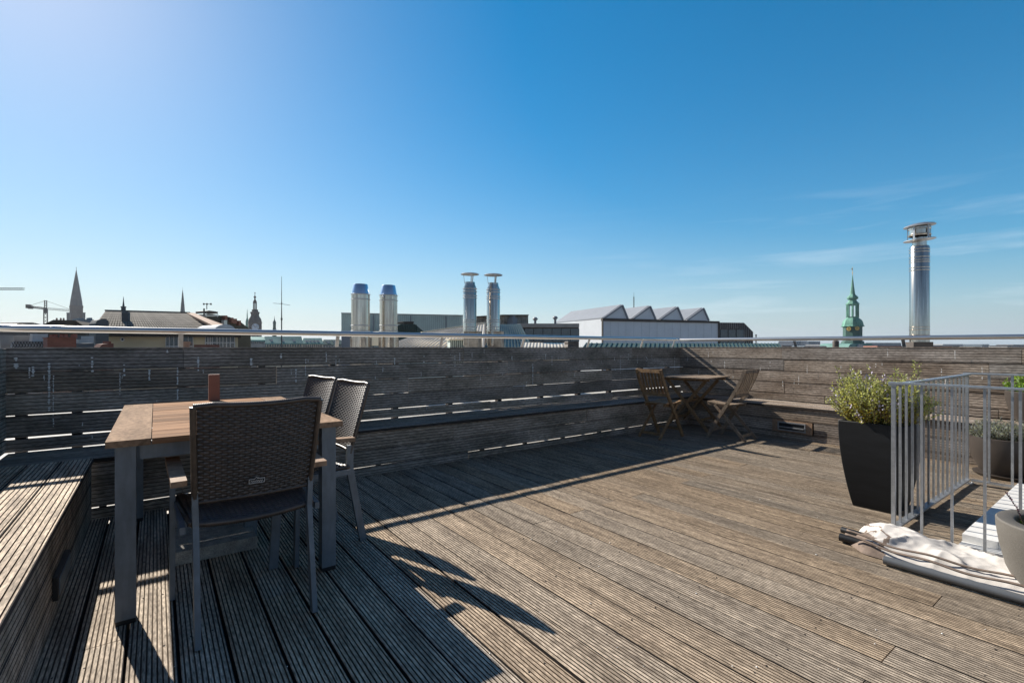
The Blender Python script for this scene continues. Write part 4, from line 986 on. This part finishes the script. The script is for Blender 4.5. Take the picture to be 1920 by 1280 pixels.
for k in range(9): x = 749+k*4; P16.rect(mb, x-.25, x+.25, 608.5, 624, .05, -.05, 1)
part(mb, 'roof', [M['dark green metal'], M['dark green seam']], b)
mb = MB(); P16.rect(mb, 757, 775.5, 603.5, 608, 1.2, .3); P16.rect(mb, 756, 776.5, 602.6, 603.6, 1.4, .2); part(mb, 'vent_box', M['brown cladding'], b)
b = thingbg('metal_roof_house', 'dark green standing-seam roof right of the capped flues', 'roof', None, 960, 22)
mb = MB(); ribbed(mb, [(905, 662, 19), (1003, 662, 20), (975, 607.5, 27), (928, 608.5, 27)], .12, 14, .045, .02, 1); part(mb, 'seam_roof', [M['dark green metal'], M['dark green seam']], b)
b = thingbg('metal_roof_house', 'small green ribbed panel left of the capped flues', 'roof', None, 858, 14.5)
mb = MB(); P17 = Plane(844, 16.2, 875, 16.4); P17.rect(mb, 844, 874, 637.5, 700, .4)
for k in range(8): x = 845.5+k*3.7; P17.rect(mb, x-.3, x+.3, 638, 690, .04, -.04, 1)
P17.rect(mb, 842, 876, 635.2, 637.4, .5, -.08, 2); part(mb, 'panel', [M['grey green sheet'], M['dark green seam'], M['cream metal']], b)
b = thingbg('metal_roof_house', 'low cream seamed roof strip in front of brown block', 'roof', None, 1020, 11)
mb = MB(); ribbed(mb, [(975, 668, 9.6), (1068, 668, 9.6), (1060, 642.6, 12.5), (983, 641.8, 12.5)], .1, 13, .03, .006, 1); part(mb, 'seam_roof', [M['cream metal'], M['cream seam']], b)
mb = MB(); plath(mb, 1067, 11.5, [(12, 700), (12, 650), (9, 646), (9, 641), (8, 640)], 4, .6); tag(mb.build('roof_vent', M['brown cladding']), 'dark square metal vent between cream and green roof strips', 'vent')
b = thingbg('metal_roof_house', 'long low dark green seamed roof running along the wall corner', 'roof', None, 1270, 12)
mb = MB(); ribbed(mb, [(1082, 668, 10), (1478, 668, 12.5), (1459, 643.8, 15.5), (1100, 643, 12.4)], .1, 46, .025, .014, 1); part(mb, 'seam_roof', [M['green metal'], M['dark green metal']], b)
# brown block with penthouse
b = thingbg('brown_block', 'low dark brown block with window band and roof vents', 'building', None, 1030, 30)
P18 = Plane(975, 29, 1086, 32); mb = MB(); P18.rect(mb, 976, 1085.5, 607.5, 900, 6); part(mb, 'wall', M['brown cladding'], b)
mb = MB(); P18.rect(mb, 975.5, 1086, 606.3, 613.5, .3, -.12); part(mb, 'fascia', M['concrete'], b)
for k in range(6):
    x = 984+k*17.2; mb = MB(); P18.rect(mb, x, x+16.2, 616, 640, .1, -.06); part(mb, 'window', M['window glass'], b)
mb = MB(); P19 = Plane(944, 33, 991, 35); P19.rect(mb, 945, 990.5, 591, 640, 3); P19.rect(mb, 943.5, 991.5, 589.6, 591.3, 3.4, -.15, 1); part(mb, 'penthouse', [M['mottled plaster'], M['brown cladding']], b)
mb = MB(); P19.rect(mb, 961.5, 970, 596, 608, .8, -.5, 0); P19.rect(mb, 963, 966, 592, 597, .5, -.4); part(mb, 'duct', M['grey zinc'], b)
for i, (x, y) in enumerate(((1003.5, 594.5), (1041, 592.5))):
    t = thingbg('roof_ventilator', ['round metal roof ventilator beside the plaster penthouse', 'round metal roof ventilator by the saw-tooth hall corner'][i], 'vent', 'round roof ventilators', x, 34+i*4)
    mb = MB(); plath(mb, x, 31+i*1.5, [(2.4, y+25), (2.2, y+7), (2.8, y+6), (4.8, y+4.2), (5, y+3), (3.6, y+1), (2, y)], 12); part(mb, 'cowl', M['grey zinc'], t, 40)

# --- white saw-tooth hall
b = thingbg('sawtooth_hall', 'white clad hall with four saw-tooth skylight roofs', 'building', None, 1240, 48)
A0 = at(1130.5, 597, 45); A1 = at(1348.5, 602.8, 50.5); E_ = at(1040, 606, 54.2)-A0; E_.z = 0
P20 = Plane(1130.5, 45, 1348.5, 50.5)
mb = MB(); P20.face(mb, [(1130.5, 598.5), (1348.5, 604), (1348.5, 900), (1130.5, 900)], .1)
v = [P20.pt(1130.5, 597.5), P20.pt(1348.5, 603.2)]
mb.extr([v[0]+P20.n*.11, v[1]+P20.n*.11, Vector((v[1].x, v[1].y, BOT))+P20.n*.11, Vector((v[0].x, v[0].y, BOT))+P20.n*.11], E_)
part(mb, 'wall', M['white cladding'], b)
mb = MB()
for k in range(1, 15): x = 1130+k*14.6; P20.rect(mb, x-.1, x+.1, 602.5, 700, .03, -.015)
part(mb, 'panel_joints', M['panel joint'], b)
mb = MB(); P20.face(mb, [(1130, 596.2), (1349, 602), (1349, 605.5), (1130, 601.5)], .3, -.15); P20.rect(mb, 1129.6, 1131.2, 598, 700, .15, -.1); P20.rect(mb, 1347.5, 1349.5, 602, 700, .15, -.1); part(mb, 'roof_edge', M['brown cladding'], b)
for (a, p, c) in (((1131, 597), (1166.5, 572.3), (1176.8, 598)), ((1186, 598.2), (1218.5, 574.3), (1229, 599)), ((1238, 599), (1270, 576), (1280, 600)), ((1288, 600), (1318.5, 578), (1328.5, 601))):
    mb = MB(); pa, pp, pc = P20.pt(*a), P20.pt(*p), P20.pt(*c); mb.extr([pa, pp, pc], P20.n*.2); g_ = part(mb, 'gable', M['white cladding'], b)
    mb = MB(); o2 = P20.n*.2; mb.extr([pa+o2, pp+o2, pp+o2+Vector((0, 0, .1)), pa+o2+Vector((-.0, 0, .1))], E_*.98); mb.extr([pp+o2, pc+o2, pc+o2+Vector((0, 0, .1)), pp+o2+Vector((0, 0, .1))], E_*.98)
    o3 = -P20.n*.05; mb.bar(pa+o3, pp+o3, .12, .16); mb.bar(pp+o3, pc+o3, .12, .16); part(mb, 'roof', M['grey zinc'], b)
mb = MB(); mst = axis(1188.5, 90)
t = thingbg('antenna_mast', 'lattice radio mast rising behind the saw-tooth roofs', 'antenna', None, 1188.5, 90)
lattice(mb, (mst.x, mst.y, BOT), (mst.x, mst.y, zz(556, 90)), .13, 60, r=.022); mb.tube([(mst.x, mst.y, zz(556, 90)), (mst.x, mst.y, zz(548, 90))], .02, 5); part(mb, 'mast', M['crane'], t)
b = thingbg('brown_block', 'dark brown clad block with chamfered end right of saw-tooth hall', 'building', None, 1380, 52)
P21 = Plane(1349.5, 51, 1412, 53); mb = MB(); P21.face(mb, [(1349.5, 604.5), (1395, 605), (1412, 622), (1412, 900), (1349.5, 900)], 6); part(mb, 'wall', M['brown cladding'], b)
mb = MB()
for k in range(16):
    x = 1351.5+k*4; 
    yt = 605.5 if x < 1394 else 605.5+(x-1394)*1.0
    if x < 1411: P21.rect(mb, x-.4, x+.4, yt, 617 if x < 1396 else 645, .05, -.05)
P21.rect(mb, 1396, 1397.2, 617, 645, .05, -.05); part(mb, 'battens', M['concrete'], b)
for k in range(3):
    mb = MB(); P21.rect(mb, 1351+k*15, 1364.5+k*15, 618, 645, .08, -.06); part(mb, 'window', M['window glass'], b)
mb = MB(); plath(mb, 1417.5, 40, [(1.2, 900), (1.2, 629), (1.8, 629), (1.8, 627)], 8); tag(mb.build('vent_pipe', M['crane']), 'thin dark vent pipe right of the brown chamfered block', 'pipe')

# --- steel flues
def flue(label, px, d, r, ytop, kind, base, grp):
    t = thing('steel_flue', label, 'flue', axis(px, d)+Vector((0, 0, -.05)), 0, grp)
    s = psc(px, d); c = axis(px, d); rr_ = r*s
    def L(prof, name, m, parent=t, sm=40, n=40):
        mb = MB(); mb.lathe([(max(.002, a*s), zz(y, d)) for a, y in prof], (c.x, c.y, 0), n); return part(mb, name, m, parent, sm)
    if kind == 'cowl':
        L([(r, 652), (r, ytop+20)], 'pipe', M['chrome']); L([(r-.8, ytop+18), (r-4, ytop+1), (r-4.6, ytop), (r-6, ytop), (r-5.4, ytop+6)], 'cowl', M['chromeblue'])
        for y in (ytop+18.5, ytop+28, 610, 620): L([(r, y+1.4), (r+1, y+.9), (r+1, y), (r, y-.5)], 'clamp', M['galv'])
    elif kind == 'cap':
        L([(r, 648), (r, ytop+29), (r-2.8, ytop+22), (r-3, ytop+17.5), (r-3.4, ytop+17.5)], 'pipe', M['chrome'])
        for y in (ytop+30, ytop+35, ytop+43, ytop+47, 600, 604, 613, 618): L([(r, y+1), (r+1, y+.6), (r+1, y-.1), (r, y-.5)], 'clamp', M['galv'])
        L([(17, ytop+3.4), (17.6, ytop+3), (15, ytop+1.4), (8, ytop+.2), (1, ytop), (.5, ytop+3)], 'rain_cap', M['galv'])
        for a in (.5, 2.6, 4.4):
            mb = MB(); mb.bar((c.x+12*s*math.cos(a), c.y+12*s*math.sin(a), zz(ytop+3, d)), (c.x+(r-3)*s*math.cos(a), c.y+(r-3)*s*math.sin(a), zz(ytop+20, d)), .028, .012, (math.cos(a), math.sin(a), 0)); part(mb, 'stay', M['galv'], t)
    else:
        L([(r, 652), (r, 464), (r-1.5, 462), (r-5, 461.5), (r-5.5, 446), (r-6, 446)], 'pipe', M['chrome'])
        for y in (468, 473, 482.5, 488, 492, 502, 507, 613, 618, 628): L([(r, y+1.1), (r+.9, y+.6), (r+.9, y-.2), (r, y-.7)], 'clamp', M['chrome'])
        mb = MB(); tl_ = Matrix.Rotation(R(4), 3, Vector((-RX[1], RX[0], 0)))
        def disc(y0, prof, name, m):
            mb = MB(); mb.lathe([(a*s, (y0-yy)*d/F) for a, yy in prof], (0, 0, 0), 40); cc = Vector((c.x, c.y, zz(y0, d))); mb.v = [tuple(cc+(Matrix.Rotation(R(4.5), 3, Vector((VX[0], VX[1], 0)).normalized()).inverted() @ Vector(v))) for v in mb.v]; part(mb, name, m, t, 40)
        disc(423, [(31, 425), (31.8, 424.2), (29, 422), (18, 419.5), (2, 419), (1, 423.5)], 'rain_cap', M['galv'])
        disc(450, [(13, 450), (31, 449.5), (31.8, 450.3), (30, 451.2), (13, 453)], 'wind_ring', M['galv'])
        L([(21.5, 443), (22.5, 442), (22.5, 440), (20.5, 439), (20.5, 431), (22.5, 430), (22.5, 427.5), (21, 427), (19.5, 428), (19.5, 443)], 'baffle', M['chrome'])
        for k in range(5):
            a = k*1.2566+.4; mb = MB(); mb.bar((c.x+23*s*math.cos(a), c.y+23*s*math.sin(a), zz(424, d)), (c.x+23*s*math.cos(a), c.y+23*s*math.sin(a), zz(449, d)), .03, .008, (math.cos(a), math.sin(a), 0)); part(mb, 'stay', M['galv'], t)
    x0, x1, yb, bm = base
    w = (x1-x0)*s*.72; cb = axis((x0+x1)/2, d)
    mb = MB(); mb.box((cb.x, cb.y, (zz(yb, d)-.05)/2), (w, w, zz(yb, d)+.05), Matrix.Rotation(.75, 3, 'Z') if bm != 'galv' else Matrix.Rotation(YAW, 3, 'Z')); 
    part(mb, 'base', M[bm], t)
    return t
flue('large steel flue with blue conical cowl, leftmost of the four flues', 676, 12.6, 17.6, 533, 'cowl', (656, 698, 633, 'mottled plaster'), 'polished steel flues')
flue('large steel flue with blue conical cowl, second from left', 728.5, 13.2, 16.8, 535, 'cowl', (709, 749, 633, 'mottled plaster'), 'polished steel flues')
flue('slim steel flue with flat rain cap, left of the capped pair', 881, 14.6, 12.6, 511.5, 'cap', (868, 906, 621, 'mottled plaster'), 'polished steel flues')
flue('slim steel flue with flat rain cap, right of the capped pair', 925, 15.2, 12.4, 513, 'cap', (912, 948, 621, 'mottled plaster'), 'polished steel flues')
flue('tall polished steel flue with disc cap standing alone at right', 1724, 9.2, 19.6, 419, 'tall', (1692, 1750, 641, 'brown cladding'), 'polished steel flues')

# --- green copper church tower at right
t = thingbg('church_tower', 'green copper baroque church tower with gold clocks at right', 'church', None, 1598.5, 200); d = 200
mb = MB(); plath(mb, 1598.5, d, [(18.5, 1000), (18.5, 612)], 8, .35); plath(mb, 1598.5, d, [(22, 1000), (22, 641), (20, 639)], 8, .35); part(mb, 'shaft', M['dark copper'], t)
mb = MB(); plath(mb, 1598.5, d, [(18.4, 613), (22.8, 612), (22.6, 611), (20.8, 609.6), (20.3, 606.5), (19, 602.6), (16.2, 599), (12.4, 596.6), (11.6, 595), (12.6, 594)], 8, .35); part(mb, 'dome', M['copper green'], t)
mb = MB(); plath(mb, 1598.5, d, [(11, 572.5), (13.2, 570.5), (12.8, 569), (10, 566.5), (7.6, 563.5), (7.4, 562), (10, 560.8), (11.3, 558.6), (9.4, 555.6), (5.6, 552.6), (4.9, 550.5), (3.4, 540), (1.8, 528), (.6, 516.5)], 8, .35); part(mb, 'spire', M['copper green'], t)
mb = MB(); plath(mb, 1598.5, d, [(.45, 517), (.3, 500)], 6); plath(mb, 1598.5, d, [(.1, 513), (1.2, 511.6), (.1, 510)], 8); mb.box(at(1597.6, 504.5, d), (.9, .12, .6)); part(mb, 'weathervane', M['gold'], t)
s = psc(1598.5, d); c = axis(1598.5, d)
for k in range(8):
    a = k*math.pi/4+.35; mb = MB(); mb.tube([(c.x+10.4*s*math.cos(a), c.y+10.4*s*math.sin(a), zz(595, d)), (c.x+10.4*s*math.cos(a), c.y+10.4*s*math.sin(a), zz(571.5, d))], .36, 8); part(mb, 'column', M['copper green'], t)
for (x, y0) in ((1608.5, 615.3), (1584.5, 616)):
    n_ = Vector((0, 0, 0)); cc = at(x, y0, d-4.15); nd = Vector((cc.x-c.x, cc.y-c.y, 0)).normalized(); sd_ = Vector((-nd.y, nd.x, 0))
    q = Vector((c.x, c.y, cc.z))+nd*18.4*s
    mb = MB(); mb.extr([q+sd_*5.6*s*math.cos(a_*.3927)+Vector((0, 0, 5.6*s*math.sin(a_*.3927))) for a_ in range(16)], nd*.3); ck = part(mb, 'clock', M['tower stone'], t)
    mb = MB(); q2 = q+nd*.3
    mb.extr([q2+sd_*4.6*s*math.cos(a_*.3927)+Vector((0, 0, 4.6*s*math.sin(a_*.3927))) for a_ in range(16)], nd*.1); mb.build('dial', M['gold'], ck)
    mb = MB(); q3 = q+nd*.42; mb.bar(q3, q3+sd_*.45+Vector((0, 0, .2)), .14, .06); mb.bar(q3, q3+Vector((0, 0, .75))-sd_*.3, .12, .06); mb.bar(q3-sd_*.3-Vector((0, 0, .3)), q3, .14, .06); mb.build('clock_hands', M['tower stone'], ck)
mb = MB(); Pn = Plane(1592, 190, 1640, 196); Pn.face(mb, [(1588, 655), (1594, 645), (1600, 643.5), (1634, 643.5), (1640, 655), (1640, 900), (1588, 900)], 12); part(mb, 'nave', M['teal roof'], t)
mb = MB(); Pn.face(mb, [(1600, 656), (1604, 652), (1609, 650), (1612, 645.6), (1617, 645.6), (1621, 650), (1627, 652), (1634, 653), (1634, 656)], .6, -.8); part(mb, 'gable', M['far pale'], t)
# --- far city at right
def block(lab, x0, x1, y0, d, m, nm='city_building', nw=0, roof=None, dp=None):
    b = thingbg(nm, lab, 'building', None, (x0+x1)/2, d); Pn = Plane(x0, d, x1, d*1.02); dp = dp or d*.03
    mb = MB(); Pn.rect(mb, x0, x1, y0, 1000 if d < 300 else 690, dp); part(mb, 'wall', M[m], b)
    if roof:
        mb = MB(); Pn.face(mb, [(x0-.5, y0), (x0+1.5, y0-roof[1]), (x1-1.5, y0-roof[1]), (x1+.5, y0)], dp); part(mb, 'roof', M[roof[0]], b)
    for k in range(nw):
        x = lerp(x0, x1, (k+.5)/nw); w_ = (x1-x0)/nw*.28; mb = MB(); Pn.rect(mb, x-w_, x+w_, y0+1.2, y0+3.2, .2, -.15); part(mb, 'window', M['window glass'], b)
    return b
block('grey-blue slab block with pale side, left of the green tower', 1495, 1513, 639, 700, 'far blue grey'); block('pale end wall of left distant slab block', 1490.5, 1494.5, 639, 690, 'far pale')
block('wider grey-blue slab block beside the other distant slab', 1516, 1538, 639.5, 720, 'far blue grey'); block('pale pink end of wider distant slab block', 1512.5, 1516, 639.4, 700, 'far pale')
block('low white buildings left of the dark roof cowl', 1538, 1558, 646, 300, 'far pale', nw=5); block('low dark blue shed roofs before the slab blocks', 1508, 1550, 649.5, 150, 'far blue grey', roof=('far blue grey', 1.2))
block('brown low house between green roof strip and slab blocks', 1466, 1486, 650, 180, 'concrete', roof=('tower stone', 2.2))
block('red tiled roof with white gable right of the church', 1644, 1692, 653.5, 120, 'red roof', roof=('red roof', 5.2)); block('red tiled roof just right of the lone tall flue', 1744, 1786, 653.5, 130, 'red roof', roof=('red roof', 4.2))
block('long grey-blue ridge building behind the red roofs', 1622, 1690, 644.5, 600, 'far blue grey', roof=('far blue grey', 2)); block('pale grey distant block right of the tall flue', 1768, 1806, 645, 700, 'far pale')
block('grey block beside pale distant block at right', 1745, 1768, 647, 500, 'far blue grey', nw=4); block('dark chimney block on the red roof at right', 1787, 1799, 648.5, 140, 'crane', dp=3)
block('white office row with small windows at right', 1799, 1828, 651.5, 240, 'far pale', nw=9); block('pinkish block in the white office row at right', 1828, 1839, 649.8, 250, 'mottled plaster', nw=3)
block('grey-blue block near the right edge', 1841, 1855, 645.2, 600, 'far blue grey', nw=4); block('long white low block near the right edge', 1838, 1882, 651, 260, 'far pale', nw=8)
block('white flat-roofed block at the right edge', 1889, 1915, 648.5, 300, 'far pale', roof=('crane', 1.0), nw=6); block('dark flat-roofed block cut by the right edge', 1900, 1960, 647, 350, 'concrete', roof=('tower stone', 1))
t = thingbg('roof_cowl', 'dark round roof cowl on a base left of church tower', 'vent', None, 1567, 22)
mb = MB(); plath(mb, 1567, 22, [(6.2, 651), (6.4, 640), (5.6, 638.8), (3, 638)], 16); part(mb, 'cowl', M['brown cladding'], t, 40)
mb = MB(); plath(mb, 1567, 22, [(9, 720), (9, 652), (8, 651)], 4, .4); part(mb, 'base', M['brown cladding'], t)
# tree belts far off
def belt(label, x0, x1, d, y0, amp, seed):
    random.seed(seed); mb = MB(); k = int((x1-x0)/1.6)
    for i in range(k):
        px = lerp(x0, x1, i/k); d2 = d*random.uniform(.93, 1.07); c = axis(px, d2); r = d/F*random.uniform(1.6, 3.2); h = (650-y0+random.uniform(-amp, amp))/F*d2
        z1 = H+h; mb.lathe([(r*.7, z1-r*3.5), (r, z1-r*1.6), (r*.9, z1-r*.7), (r*.5, z1-r*.15), (r*.1, z1)], (c.x, c.y, 0), 7, 0, random.uniform(.7, 1.3), random.random())
    tag(mb.build('trees', M['hazy wood'], fix=False), label, 'trees', kind='stuff')
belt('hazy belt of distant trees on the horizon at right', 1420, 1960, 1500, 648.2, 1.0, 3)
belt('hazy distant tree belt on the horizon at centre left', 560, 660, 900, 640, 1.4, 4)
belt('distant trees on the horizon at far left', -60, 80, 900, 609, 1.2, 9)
#HAZE
mb = MB(); mb.bx(-3900, 4400, -1900, 5900, -17, 112); hz_ = mb.build('haze', None); hz_.data.materials.clear()
hm_ = bpy.data.materials.new('haze'); hm_.use_nodes = True; hn = hm_.node_tree.nodes
hn.remove(hn['Principled BSDF']); pv = hn.new('ShaderNodeVolumePrincipled')
pv.inputs['Color'].default_value = (.88, .93, 1, 1); pv.inputs['Density'].default_value = .00013; pv.inputs['Anisotropy'].default_value = 0.2
hm_.node_tree.links.new(pv.outputs[0], hn['Material Output'].inputs['Volume'])
hz_.data.materials.append(hm_); tag(hz_, kind='stuff', label='thin pale haze over the rooftops', cat='haze')
